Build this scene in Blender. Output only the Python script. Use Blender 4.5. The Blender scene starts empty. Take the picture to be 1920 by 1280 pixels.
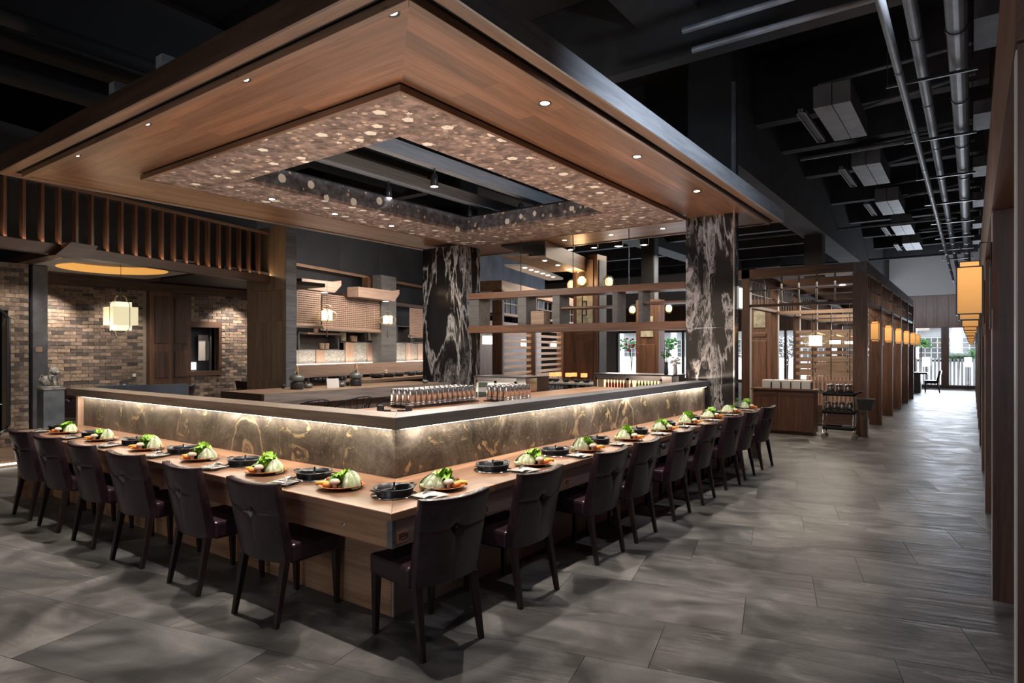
import bpy, math, random
from mathutils import Vector, Matrix
R = math.radians
random.seed(7)
S = bpy.context.scene
COL = S.collection
# ------------------------------------------------------------ camera, world, lights, exposure
CAM_H = 1.65
cam = bpy.data.cameras.new('camera'); cam.sensor_width = 36; cam.lens = 1184 / 1920 * 36
cam.shift_y = 16 / 1920; cam.clip_end = 200; cam.clip_start = 0.05
co = bpy.data.objects.new('camera', cam); COL.objects.link(co)
co.location = (0, 0, CAM_H); co.rotation_euler = (R(90), 0, R(36.056)); S.camera = co
w = bpy.data.worlds.new('world'); S.world = w; w.use_nodes = True
w.node_tree.nodes['Background'].inputs[0].default_value = (.78, .88, 1, 1)
w.node_tree.nodes['Background'].inputs[1].default_value = 2.2
S.view_settings.view_transform = 'Standard'; S.view_settings.look = 'None'
S.view_settings.exposure = 0; S.view_settings.gamma = 1; S.view_settings.use_curve_mapping = False
try:
    S.cycles.max_bounces = 7; S.cycles.diffuse_bounces = 3; S.cycles.glossy_bounces = 3
    S.cycles.transmission_bounces = 5; S.cycles.transparent_max_bounces = 6
    S.cycles.use_adaptive_sampling = True; S.cycles.adaptive_threshold = .025
    S.cycles.sample_clamp_indirect = 4; S.cycles.caustics_reflective = False; S.cycles.caustics_refractive = False
except Exception: pass

def light(kind, name, loc, energy, color=(1, .86, .68), aim=None, size=.05, spot=70, blend=.4, sy=None):
    l = bpy.data.lights.new(name, kind); l.energy = energy; l.color = color
    if kind == 'AREA':
        l.size = size
        if sy: l.shape = 'RECTANGLE'; l.size_y = sy
    else: l.shadow_soft_size = size
    if kind == 'SPOT': l.spot_size = R(spot); l.spot_blend = blend
    o = bpy.data.objects.new(name, l); COL.objects.link(o); o.location = loc
    d = Vector(aim) - Vector(loc) if aim else Vector((0, 0, -1))
    o.rotation_euler = d.to_track_quat('-Z', 'Y').to_euler()
    return o
WARM = (1, .80, .58); NEUT = (1, .9, .78); COOL = (.80, .88, 1)
light('SUN', 'daylight_sun', (0, 20, 30), 6, (1, .97, .92), aim=(-4, 40, 4), size=.02)
light('AREA', 'window_fill', (-1.6, -3.5, 2.4), 75, COOL, aim=(-2.6, 6, .8), size=3, sy=2.6)  # unseen cool fill added behind the camera, stands in for window light
light('AREA', 'window_fill', (-7, -4.0, 2.4), 44, (1, .80, .58), aim=(-6, 4, 1.0), size=5, sy=2.6)  # added warm fill behind the camera, not an actual window
light('AREA', 'window_fill', (-.8, 31.6, 1.6), 420, COOL, aim=(-1, 10, .8), size=4, sy=2.6)
light('AREA', 'window_fill', (-12, 27, 2.4), 260, COOL, aim=(-9, 15, 1.5), size=6, sy=3)
# canopy downlights (the fittings are built further down)
DL = [(-2.80, 2.62), (-4.38, 2.62), (-5.95, 2.62), (-7.50, 2.62), (-2.82, 4.33), (-2.82, 6.09), (-2.82, 7.86)]
for x, y in DL: light('SPOT', 'downlight_lamp', (x, y, 3.63), 270, NEUT, size=.02, spot=76, blend=.18)
DF = [(-7.0, 9.95), (-6.05, 9.95), (-5.1, 9.95), (-4.15, 9.95)]
for x, y in DF: light('SPOT', 'downlight_lamp', (x, y, 3.63), 60, NEUT, size=.03, spot=75)
TS = [(-5.86, 6.27, -2.9, 3.0), (-6.84, 6.35, -4.9, 2.6), (-6.86, 8.2, -3.2, 7.6), (-5.9, 8.35, -2.8, 6.3), (-5.3, 5.2, -2.8, 4.6), (-5.3, 7.4, -2.8, 8.8), (-6.6, 5.0, -6.8, 2.6)]
for x, y, ax, ay in TS: light('SPOT', 'track_lamp', (x, y, 3.78), 230, NEUT, aim=(ax, ay, .8), size=.025, spot=52, blend=.35)
# led strips under the raised bar ledge
light('AREA', 'led_strip_lamp', (-5.85, 3.025, 1.100), 30, (1, .88, .70), size=5.2, sy=.02)
o = light('AREA', 'led_strip_lamp', (-3.195, 6.2, 1.100), 36, (1, .88, .72), size=6.2, sy=.02); o.rotation_euler = (0, 0, R(90))
light('SPOT', 'pedestal_fill', (-9.9, 3.3, 2.8), 110, NEUT, aim=(-10.84, 3.48, 1.1), size=.03, spot=50, blend=.8)  # unseen spot added to brighten the lion and pedestal
# room lights further back, plus added fill lamps
for x, y, z, e, ax, ay, az in [(-12.85, 4.3, 2.85, 190, -13.5, 4.2, 1.7), (-12.75, 5.4, 2.85, 70, -13.5, 5.3, 1.4), (-12.9, 7.7, 2.8, 170, -13.6, 7.7, 1.6), (-11.2, 3.2, 2.85, 45, -12, 3.4, 1.6)]:
    light('SPOT', 'brick_wall_lamp', (x, y, z), e, (1, .86, .70), aim=(ax, ay, az), size=.03, spot=88, blend=.7)
light('AREA', 'kitchen_lamp', (-11.0, 11.6, 3.6), 200, (1, .88, .76), aim=(-13.6, 12.6, 1.2), size=5, sy=.6)
light('AREA', 'tea_bar_lamp', (-7.0, 6.8, 3.5), 170, NEUT, size=.8, sy=3)
light('AREA', 'pavilion_lamp', (-2.7, 17.5, 3.0), 175, (1, .86, .7), size=1.4, sy=8)
light('AREA', 'dining_room_lamp', (-9.5, 16.5, 3.4), 520, (1, .82, .62), size=6, sy=6)
light('AREA', 'dining_room_lamp', (-5.6, 14.5, 4.2), 240, (1, .84, .66), size=2, sy=4)
light('SPOT', 'aisle_lamp', (-1.2, 5.4, 4.9), 150, (.96, .93, 1), size=.06, spot=85, blend=.8)
light('SPOT', 'aisle_lamp', (-.9, 9.6, 4.9), 170, (.9, .92, 1), size=.06, spot=85, blend=.8)
light('SPOT', 'aisle_lamp', (-1.9, 12.0, 4.6), 150, (1, .86, .7), size=.06, spot=70, blend=.8)
light('SPOT', 'cabinet_fill', (-1.9, 11.0, 3.9), 200, (1, .84, .68), aim=(-2.8, 13.2, .6), size=.05, spot=60, blend=.8)  # added fill aimed at the cabinet front, has no fitting
light('SPOT', 'aisle_lamp', (-.8, 1.6, 4.9), 90, (1, .93, .86), size=.06, spot=85, blend=.8)
light('SPOT', 'fascia_fill', (.1, 5.2, 4.0), 620, COOL, aim=(-2.5, 6.2, 3.75), size=.1, spot=100, blend=.9)  # unseen lamp added to brighten the canopy's aisle fascia
light('SPOT', 'aisle_lamp', (-5.5, .7, 4.6), 60, (1, .90, .78), size=.05, spot=100, blend=.6)
light('SPOT', 'aisle_lamp', (-9.6, 1.6, 4.4), 50, (1, .9, .78), size=.05, spot=80, blend=.6)
light('AREA', 'ceiling_wash', (-1, 15, 3.6), 28, COOL, aim=(-1, 15, 6), size=3, sy=18)
light('AREA', 'canopy_fill', (-5.8, 5.6, 1.0), 70, (1, .84, .70), aim=(-5.8, 5.6, 4), size=2.2, sy=4)  # added upward fill that lifts the canopy underside, no fixture
light('AREA', 'end_wall_fill', (-2, 29, 3.6), 120, COOL, aim=(-2, 33, 4.4), size=6, sy=1)  # added fill to lift the plaster end wall
light('AREA', 'canopy_fill', (-5.2, 3.0, 1.22), 34, (1, .80, .62), aim=(-5.2, 3.0, 4), size=5.5, sy=.25)  # added fill in place of bounce, along the left arm
light('AREA', 'canopy_fill', (-3.35, 6.2, 1.22), 48, (1, .80, .62), aim=(-3.35, 6.2, 4), size=.25, sy=6.5)  # added fill in place of bounce, along the right arm

# ------------------------------------------------------------ materials
def new_mat(name):
    m = bpy.data.materials.new(name); m.use_nodes = True
    nt = m.node_tree; b = nt.nodes['Principled BSDF']
    return m, nt, b
def N(nt, t, **k):
    n = nt.nodes.new('ShaderNode' + t)
    for a, v in k.items():
        if a.startswith('i_'):
            key = a[2:]; key = int(key) if key.isdigit() else key
            n.inputs[key].default_value = v
        else: setattr(n, a, v)
    return n
def L(nt, a, b): nt.links.new(a, b)
def coords(nt, scale=(1, 1, 1), rot=(0, 0, 0), rnd=False):
    tc = N(nt, 'TexCoord'); mp = N(nt, 'Mapping'); mp.inputs['Scale'].default_value = scale; mp.inputs['Rotation'].default_value = rot
    src = tc.outputs['Object']
    if rnd:
        oi = N(nt, 'ObjectInfo'); ml = N(nt, 'Math', operation='MULTIPLY', i_1=37.0); L(nt, oi.outputs['Random'], ml.inputs[0])
        at = N(nt, 'Attribute', attribute_name='rnd'); a2 = N(nt, 'Math', operation='MULTIPLY', i_1=61.0); L(nt, at.outputs['Fac'], a2.inputs[0])
        ad = N(nt, 'Math', operation='ADD'); L(nt, ml.outputs[0], ad.inputs[0]); L(nt, a2.outputs[0], ad.inputs[1])
        va = N(nt, 'VectorMath', operation='ADD'); L(nt, src, va.inputs[0]); L(nt, ad.outputs[0], va.inputs[1]); src = va.outputs[0]
    L(nt, src, mp.inputs[0]); return mp.outputs[0]
def ramp(nt, src, stops):
    r = N(nt, 'ValToRGB'); e = r.color_ramp.elements
    while len(e) > 1: e.remove(e[-1])
    e[0].position = stops[0][0]; e[0].color = tuple(stops[0][1]) + (1,)
    for p, c in stops[1:]:
        x = e.new(p); x.color = tuple(c) + (1,)
    L(nt, src, r.inputs[0]); return r.outputs[0]
def g(v): return (v, v, v)
def mixc(nt, fac, a, b, mode='MIX'):
    m = N(nt, 'Mix', data_type='RGBA', blend_type=mode)
    for i, v in ((0, fac), (6, a), (7, b)):
        if hasattr(v, 'is_linked'): L(nt, v, m.inputs[i])
        else: m.inputs[i].default_value = v if i == 0 else (tuple(v) + (1,))
    return m.outputs[2]
def bump(nt, b, h, s=.2, d=.01):
    n = N(nt, 'Bump', i_Strength=s, i_Distance=d); L(nt, h, n.inputs['Height']); L(nt, n.outputs[0], b.inputs['Normal'])
def plain(name, c, rough=.5, metal=0, emit=None, es=1, spec=None, alpha=None, trans=None, noise=.0):
    m, nt, b = new_mat(name)
    b.inputs['Base Color'].default_value = tuple(c) + (1,); b.inputs['Roughness'].default_value = rough; b.inputs['Metallic'].default_value = metal
    if noise:
        n = N(nt, 'TexNoise', i_Scale=noise, i_Detail=5.0); L(nt, coords(nt, rnd=True), n.inputs['Vector'])
        L(nt, ramp(nt, n.outputs[0], [(.3, [v * .6 for v in c]), (.7, [min(1, v * 1.3) for v in c])]), b.inputs['Base Color'])
    if emit: b.inputs['Emission Color'].default_value = tuple(emit) + (1,); b.inputs['Emission Strength'].default_value = es
    if spec is not None: b.inputs['Specular IOR Level'].default_value = spec
    if trans: b.inputs['Transmission Weight'].default_value = trans
    return m
def wood(name, c1, c2, axis='X', rough=.4, plank=None, sc=1.0, streak=1.0):
    m, nt, b = new_mat(name)
    s = {'X': (.55, 9, 9), 'Y': (9, .55, 9), 'Z': (9, 9, .55)}[axis]; s = tuple(v * sc for v in s)
    v = coords(nt, s, rnd=True)
    n1 = N(nt, 'TexNoise', i_Scale=1.0, i_Detail=7.0, i_Roughness=.62, i_Distortion=.9); L(nt, v, n1.inputs['Vector'])
    v2 = coords(nt, tuple(q * 6 for q in s), rnd=True)
    n2 = N(nt, 'TexNoise', i_Scale=1.0, i_Detail=3.0); L(nt, v2, n2.inputs['Vector'])
    ad = N(nt, 'Math', operation='MULTIPLY_ADD', i_1=.35 * streak); L(nt, n2.outputs[0], ad.inputs[0]); L(nt, n1.outputs[0], ad.inputs[2])
    mid = [(p + q) / 2 for p, q in zip(c1, c2)]
    col = ramp(nt, ad.outputs[0], [(.45, c1), (.65, mid), (.85, c2)])
    if plank:
        rot = {'X': (0, 0, 0), 'Y': (0, 0, R(90)), 'Z': (0, R(90), 0)}[axis]
        br = N(nt, 'TexBrick', offset=.37, i_Scale=1.0); br.inputs['Mortar Size'].default_value = .0015
        br.inputs['Brick Width'].default_value = plank[0]; br.inputs['Row Height'].default_value = plank[1]; br.inputs['Bias'].default_value = 0
        br.inputs['Color1'].default_value = (.62, .62, .62, 1); br.inputs['Color2'].default_value = (1.25, 1.25, 1.25, 1); br.inputs['Mortar'].default_value = (.5, .5, .5, 1)
        L(nt, coords(nt, (1, 1, 1), rot), br.inputs['Vector'])
        col = mixc(nt, 1.0, col, br.outputs[0], 'MULTIPLY')
    L(nt, col, b.inputs['Base Color']); b.inputs['Roughness'].default_value = rough
    bump(nt, b, ad.outputs[0], .12, .004); return m
M = {}
M['walnut_x'] = wood('walnut_x', (.12, .055, .030), (.27, .135, .075), 'X', .42, (1.9, .16))
M['walnut_y'] = wood('walnut_y', (.12, .055, .030), (.27, .135, .075), 'Y', .42, (1.9, .16))
M['frame_x'] = wood('frame_x', (.10, .055, .035), (.24, .14, .09), 'X', .45)
M['frame_y'] = wood('frame_y', (.10, .055, .035), (.24, .14, .09), 'Y', .45)
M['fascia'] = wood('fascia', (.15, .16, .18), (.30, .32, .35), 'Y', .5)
M['grey_x'] = wood('grey_x', (.05, .048, .048), (.12, .11, .105), 'X', .5)
M['grey_y'] = wood('grey_y', (.07, .072, .08), (.17, .17, .18), 'Y', .5)
M['top_x'] = wood('top_x', (.13, .066, .040), (.37, .205, .128), 'X', .30, (1.4, .22), .7)
M['top_y'] = wood('top_y', (.13, .066, .040), (.37, .205, .128), 'Y', .30, (1.4, .22), .7)
M['rustic_x'] = wood('rustic_x', (.10, .050, .027), (.36, .20, .115), 'X', .55, None, .6, 1.6)
M['rustic_y'] = wood('rustic_y', (.09, .07, .06), (.30, .24, .21), 'Y', .55, None, .6, 1.6)
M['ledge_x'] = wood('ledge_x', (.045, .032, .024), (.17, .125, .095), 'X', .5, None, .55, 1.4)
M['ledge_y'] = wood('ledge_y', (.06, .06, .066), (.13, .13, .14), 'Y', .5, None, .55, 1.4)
M['dark_z'] = wood('dark_z', (.030, .017, .012), (.095, .052, .036), 'Z', .4)
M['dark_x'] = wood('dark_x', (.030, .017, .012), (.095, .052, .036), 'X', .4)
M['dark_y'] = wood('dark_y', (.035, .02, .014), (.10, .056, .04), 'Y', .4)
M['red_z'] = wood('red_z', (.05, .024, .015), (.17, .085, .052), 'Z', .38)
M['red_x'] = wood('red_x', (.05, .024, .015), (.17, .085, .052), 'X', .38)
M['red_y'] = wood('red_y', (.05, .024, .015), (.17, .085, .052), 'Y', .38)
M['oak_z'] = wood('oak_z', (.11, .078, .05), (.24, .17, .11), 'Z', .5)
M['oak_x'] = wood('oak_x', (.16, .10, .07), (.34, .23, .16), 'X', .5)
M['pink_z'] = wood('pink_z', (.28, .17, .12), (.50, .34, .26), 'Z', .5)
M['pink_x'] = wood('pink_x', (.14, .085, .062), (.30, .20, .15), 'X', .5, None, .6, 1.5)
M['orange_y'] = wood('orange_y', (.32, .15, .08), (.60, .31, .18), 'Y', .4)
M['slate_pl'] = plain('slate_pl', (.07, .072, .085), .5, noise=6)
M['bluegrey'] = plain('bluegrey', (.11, .13, .165), .7, noise=1.5)
M['blackwall'] = plain('blackwall', (.022, .024, .028), .75, noise=1.2)
M['black'] = plain('black', (.010, .010, .011), .6)
M['ceil'] = plain('ceil', (.012, .012, .013), .85)
M['beam'] = plain('beam', (.022, .022, .025), .8, noise=2)
M['duct'] = plain('duct', (.085, .088, .10), .5, 0, noise=5)
M['acbody'] = plain('acbody', (.095, .095, .105), .5, noise=3)
M['white'] = plain('white', (.72, .71, .70), .6)
M['plaster'] = plain('plaster', (.40, .385, .38), .85)
M['chrome'] = plain('chrome', (.75, .75, .76), .12, 1)
M['steel'] = plain('steel', (.68, .66, .65), .22, 1)
M['iron'] = plain('iron', (.035, .036, .042), .32, .4)
M['teapot'] = plain('teapot', (.12, .13, .125), .35, .3)
M['wicker'] = plain('wicker', (.45, .27, .12), .6)
M['leg'] = plain('leg', (.016, .008, .008), .35)
M['grout'] = plain('grout', (.030, .029, .030), .9)
M['plate'] = plain('plate', (.42, .13, .04), .25)
M['linen'] = plain('linen', (.38, .355, .33), .55)
M['goldm'] = plain('goldm', (.45, .38, .22), .3, .9)
M['stonegrey'] = plain('stonegrey', (.33, .31, .28), .8, noise=18)
M['greystone'] = plain('greystone', (.14, .155, .17), .6, noise=5)
M['cab'] = wood('cab', (.34, .48, .12), (.85, .86, .72), 'Z', .5, None, 5)
M['lettuce'] = plain('lettuce', (.30, .58, .06), .45, noise=30)
M['green'] = plain('green', (.07, .30, .035), .5, noise=30)
M['carrot'] = plain('carrot', (.85, .30, .06), .5)
M['squash'] = plain('squash', (.80, .45, .07), .5)
M['mushroom'] = plain('mushroom', (.78, .62, .50), .6)
M['ham'] = plain('ham', (.32, .08, .05), .5)
M['glassy'] = plain('glassy', (.9, .95, .95), .02, trans=1)
M['glow_white'] = plain('glow_white', (1, 1, 1), .5, emit=(1, .95, .85), es=14)
M['glow_led'] = plain('glow_led', (1, 1, 1), .5, emit=(1, .90, .74), es=5)
M['glow_lantern'] = plain('glow_lantern', (1, .9, .6), .6, emit=(1, .85, .5), es=1.9)
M['glow_cream'] = plain('glow_cream', (.8, .75, .5), .6, emit=(.95, .83, .52), es=.55)
M['glow_cream2'] = plain('glow_cream2', (.8, .78, .6), .6, emit=(.95, .9, .68), es=.8)
M['glow_sconce'] = plain('glow_sconce', (1, .9, .6), .6, emit=(1, .60, .22), es=2.6)
M['glow_fridge'] = plain('glow_fridge', (1, 1, 1), .6, emit=(.8, 1, .8), es=1.2)
M['glow_fridgew'] = plain('glow_fridgew', (1, 1, 1), .6, emit=(1, .75, .45), es=1.6)
M['glow_oval'] = plain('glow_oval', (1, .6, .2), .6, emit=(1, .5, .12), es=.55)
M['glow_lampw'] = plain('glow_lampw', (1, 1, 1), .6, emit=(1, .97, .92), es=2.2)
M['fairy'] = plain('fairy', (1, 1, 1), .6, emit=(.75, .8, 1), es=7)
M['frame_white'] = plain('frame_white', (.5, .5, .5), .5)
M['facade'] = plain('facade', (.62, .63, .64), .8, noise=.6)
M['facadeglass'] = plain('facadeglass', (.10, .12, .13), .2)
M['leaf'] = plain('leaf', (.06, .22, .05), .6, noise=8)
M['flower_red'] = plain('flower_red', (.35, .03, .06), .6)
M['flower_white'] = plain('flower_white', (.8, .8, .78), .6)
M['bottle_red'] = plain('bottle_red', (.7, .07, .04), .3)
M['bottle_green'] = plain('bottle_green', (.45, .6, .04), .3)
M['paper'] = plain('paper', (.52, .50, .49), .7)
M['orange_shade'] = plain('orange_shade', (1, .5, .2), .6, emit=(1, .38, .12), es=1.6)
M['mosaic'] = plain('mosaic', (.34, .32, .24), .6, noise=9)
M['blind'] = plain('blind', (.30, .20, .15), .6)
M['napkinbox'] = plain('napkinbox', (.62, .52, .46), .7)
# amber lantern shade: bulb glow is a soft falloff of the lit fabric
def shade_mat():
    m, nt, b = new_mat('amber_shade')
    b.inputs['Base Color'].default_value = (.8, .45, .16, 1)
    tc = N(nt, 'TexCoord'); sp = N(nt, 'SeparateXYZ'); L(nt, tc.outputs['Object'], sp.inputs[0])
    r = N(nt, 'MapRange'); r.inputs[1].default_value = -.18; r.inputs[2].default_value = .10; r.inputs[3].default_value = .45; r.inputs[4].default_value = .95
    L(nt, sp.outputs[2], r.inputs[0]); b.inputs['Emission Color'].default_value = (1, .46, .13, 1); L(nt, r.outputs[0], b.inputs['Emission Strength']); return m
M['amber'] = shade_mat()
def leather():
    m, nt, b = new_mat('leather'); b.inputs['Base Color'].default_value = (.030, .016, .019, 1); b.inputs['Roughness'].default_value = .27
    v = N(nt, 'TexVoronoi', i_Scale=420.0); L(nt, coords(nt, rnd=True), v.inputs['Vector'])
    n = N(nt, 'TexNoise', i_Scale=9.0, i_Detail=4.0); L(nt, coords(nt, rnd=True), n.inputs['Vector'])
    a = N(nt, 'Math', operation='MULTIPLY_ADD', i_1=.12); L(nt, v.outputs[0], a.inputs[0]); L(nt, n.outputs[0], a.inputs[2]); bump(nt, b, a.outputs[0], .35, .006)
    L(nt, ramp(nt, n.outputs[0], [(.35, (.018, .009, .014)), (.7, (.034, .016, .024))]), b.inputs['Base Color']); return m
M['leather'] = leather()
def tilemat():
    m, nt, b = new_mat('slate_tile')
    v = coords(nt, (1, 1, 1), rnd=True)
    n1 = N(nt, 'TexNoise', i_Scale=1.6, i_Detail=8.0, i_Roughness=.6, i_Distortion=1.6); L(nt, v, n1.inputs['Vector'])
    base = ramp(nt, n1.outputs[0], [(.30, (.042, .041, .042)), (.5, (.092, .090, .090)), (.7, (.17, .165, .162))])
    v2 = coords(nt, (.5, 3.2, 1), rnd=True)
    n2 = N(nt, 'TexNoise', i_Scale=1.3, i_Detail=5.0, i_Distortion=2.2); L(nt, v2, n2.inputs['Vector'])
    veins = ramp(nt, n2.outputs[0], [(.49, g(0)), (.505, g(1)), (.52, g(0))])
    n4 = N(nt, 'TexNoise', i_Scale=1.4, i_Detail=7.0, i_Distortion=1.2); L(nt, v, n4.inputs['Vector'])
    k = N(nt, 'Math', operation='MULTIPLY'); L(nt, veins, k.inputs[0]); L(nt, ramp(nt, n4.outputs[0], [(.5, g(0)), (.65, g(.5))]), k.inputs[1])
    c = mixc(nt, k.outputs[0], base, (.38, .36, .33))
    br = ramp(nt, n2.outputs[0], [(.3, g(.72)), (.7, g(1.12))]); c = mixc(nt, 1.0, c, br, 'MULTIPLY')
    c = mixc(nt, 1.0, c, ramp(nt, n4.outputs[0], [(.36, g(.5)), (.46, g(.95)), (.6, g(1.1))]), 'MULTIPLY')
    oi = N(nt, 'ObjectInfo'); at = N(nt, 'Attribute', attribute_name='rnd'); ad = N(nt, 'Math', operation='ADD'); L(nt, oi.outputs['Random'], ad.inputs[0]); L(nt, at.outputs['Fac'], ad.inputs[1])
    fr = N(nt, 'Math', operation='FRACT'); L(nt, ad.outputs[0], fr.inputs[0])
    c = mixc(nt, 1.0, c, ramp(nt, fr.outputs[0], [(0, (.78, .78, .80)), (1, (1.25, 1.22, 1.18))]), 'MULTIPLY')
    L(nt, c, b.inputs['Base Color'])
    L(nt, ramp(nt, n1.outputs[0], [(.3, g(.34)), (.7, g(.52))]), b.inputs['Roughness'])
    n3 = N(nt, 'TexNoise', i_Scale=18.0, i_Detail=6.0); L(nt, v, n3.inputs['Vector'])
    a = N(nt, 'Math', operation='MULTIPLY_ADD', i_1=.3); L(nt, n3.outputs[0], a.inputs[0]); L(nt, n2.outputs[0], a.inputs[2])
    bump(nt, b, a.outputs[0], .5, .012); return m
M['tile'] = tilemat()
def brickmat():
    m, nt, b = new_mat('brick_clay')
    oi = N(nt, 'ObjectInfo'); at = N(nt, 'Attribute', attribute_name='rnd'); ad = N(nt, 'Math', operation='ADD'); L(nt, oi.outputs['Random'], ad.inputs[0]); L(nt, at.outputs['Fac'], ad.inputs[1])
    fr = N(nt, 'Math', operation='FRACT'); L(nt, ad.outputs[0], fr.inputs[0])
    base = ramp(nt, fr.outputs[0], [(0, (.05, .042, .040)), (.2, (.10, .08, .072)), (.45, (.20, .145, .115)), (.65, (.31, .23, .17)), (.8, (.17, .13, .115)), (1, (.25, .18, .135))])
    n = N(nt, 'TexNoise', i_Scale=14.0, i_Detail=6.0); L(nt, coords(nt, rnd=True), n.inputs['Vector'])
    c = mixc(nt, 1.0, base, ramp(nt, n.outputs[0], [(.3, g(.5)), (.7, g(1.35))]), 'MULTIPLY'); L(nt, c, b.inputs['Base Color']); b.inputs['Roughness'].default_value = .8
    bump(nt, b, n.outputs[0], .5, .01); return m
M['brick'] = brickmat()
M['mortar'] = plain('mortar', (.30, .25, .20), .9)
def marble():
    m, nt, b = new_mat('black_marble')
    v = coords(nt, (2.0, 2.0, .55), (.35, .60, .1))
    n = N(nt, 'TexNoise', i_Scale=.95, i_Detail=10.0, i_Roughness=.6, i_Distortion=.45); L(nt, v, n.inputs['Vector'])
    a = ramp(nt, n.outputs[0], [(.47, g(0)), (.497, g(1)), (.51, g(.15)), (.53, g(0))])
    n2 = N(nt, 'TexNoise', i_Scale=.5, i_Detail=7.0, i_Distortion=.5); L(nt, v, n2.inputs['Vector'])
    band = ramp(nt, n2.outputs[0], [(.50, g(0)), (.54, g(1)), (.58, g(.6)), (.60, g(0))])
    n3 = N(nt, 'TexNoise', i_Scale=7.0, i_Detail=10.0, i_Roughness=.75, i_Distortion=1.5); L(nt, v, n3.inputs['Vector'])
    cr = ramp(nt, n3.outputs[0], [(.46, g(0)), (.54, g(.8)), (.6, g(.2))])
    k = N(nt, 'Math', operation='MULTIPLY'); L(nt, band, k.inputs[0]); L(nt, cr, k.inputs[1])
    mx = N(nt, 'Math', operation='MAXIMUM'); L(nt, a, mx.inputs[0]); L(nt, k.outputs[0], mx.inputs[1])
    c = mixc(nt, mx.outputs[0], (.010, .009, .010), (.33, .31, .31)); L(nt, c, b.inputs['Base Color']); b.inputs['Roughness'].default_value = .12; return m
M['marble'] = marble()
def barstone(name, cx, cy, cz, horiz):
    m, nt, b = new_mat(name)
    v = coords(nt, (1, 1, 1))
    n = N(nt, 'TexNoise', i_Scale=1.7, i_Detail=11.0, i_Roughness=.68, i_Distortion=.9); L(nt, v, n.inputs['Vector'])
    base = ramp(nt, n.outputs[0], [(.34, (.020, .017, .014)), (.47, (.068, .056, .044)), (.58, (.13, .112, .095)), (.70, (.34, .31, .28))])
    n2 = N(nt, 'TexNoise', i_Scale=3.0, i_Detail=8.0, i_Roughness=.7, i_Distortion=2.0); L(nt, coords(nt, (1, 1, 1), (.6, .5, .2)), n2.inputs['Vector'])
    patch = ramp(nt, n2.outputs[0], [(.57, g(0)), (.62, g(.8)), (.8, g(1))])
    c = mixc(nt, patch, base, (.50, .38, .22))
    vn = ramp(nt, n2.outputs[0], [(.478, g(0)), (.485, g(.35)), (.492, g(0))]); c = mixc(nt, vn, c, (.55, .48, .38))
    # arched growth rings in the slab
    tc = N(nt, 'TexCoord'); sb = N(nt, 'VectorMath', operation='SUBTRACT'); sb.inputs[1].default_value = (cx, cy, cz); L(nt, tc.outputs['Object'], sb.inputs[0])
    sc = N(nt, 'VectorMath', operation='MULTIPLY'); sc.inputs[1].default_value = (1.35, 0, 1) if horiz == 'X' else (0, 1.35, 1); L(nt, sb.outputs[0], sc.inputs[0])
    n5 = N(nt, 'TexNoise', i_Scale=9.0, i_Detail=8.0); L(nt, tc.outputs['Object'], n5.inputs['Vector'])
    ln = N(nt, 'VectorMath', operation='LENGTH'); L(nt, sc.outputs[0], ln.inputs[0])
    wob = N(nt, 'Math', operation='MULTIPLY_ADD', i_1=.15); L(nt, n5.outputs[0], wob.inputs[0]); L(nt, ln.outputs['Value'], wob.inputs[2])
    rings = ramp(nt, wob.outputs[0], [(.05, g(0)), (.075, g(.8)), (.09, g(.1)), (.12, g(.7)), (.135, g(.1)), (.17, g(.9)), (.19, g(.6)), (.205, g(0)), (.365, g(0)), (.385, g(.9)), (.40, g(.1)), (.43, g(0))])
    k = N(nt, 'Math', operation='MULTIPLY'); L(nt, rings, k.inputs[0]); L(nt, ramp(nt, n.outputs[0], [(.3, g(.3)), (.5, g(1))]), k.inputs[1])
    c = mixc(nt, k.outputs[0], c, (.52, .41, .26))
    L(nt, c, b.inputs['Base Color']); b.inputs['Roughness'].default_value = .38
    a = N(nt, 'Math', operation='MULTIPLY_ADD', i_1=.5); L(nt, n2.outputs[0], a.inputs[0]); L(nt, n.outputs[0], a.inputs[2]); bump(nt, b, a.outputs[0], .7, .02); return m
M['barstone_x'] = barstone('barstone_x', -5.056, 3.06, .76, 'X')
M['barstone_y'] = barstone('barstone_y', -3.227, 6.644, .76, 'Y')
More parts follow.
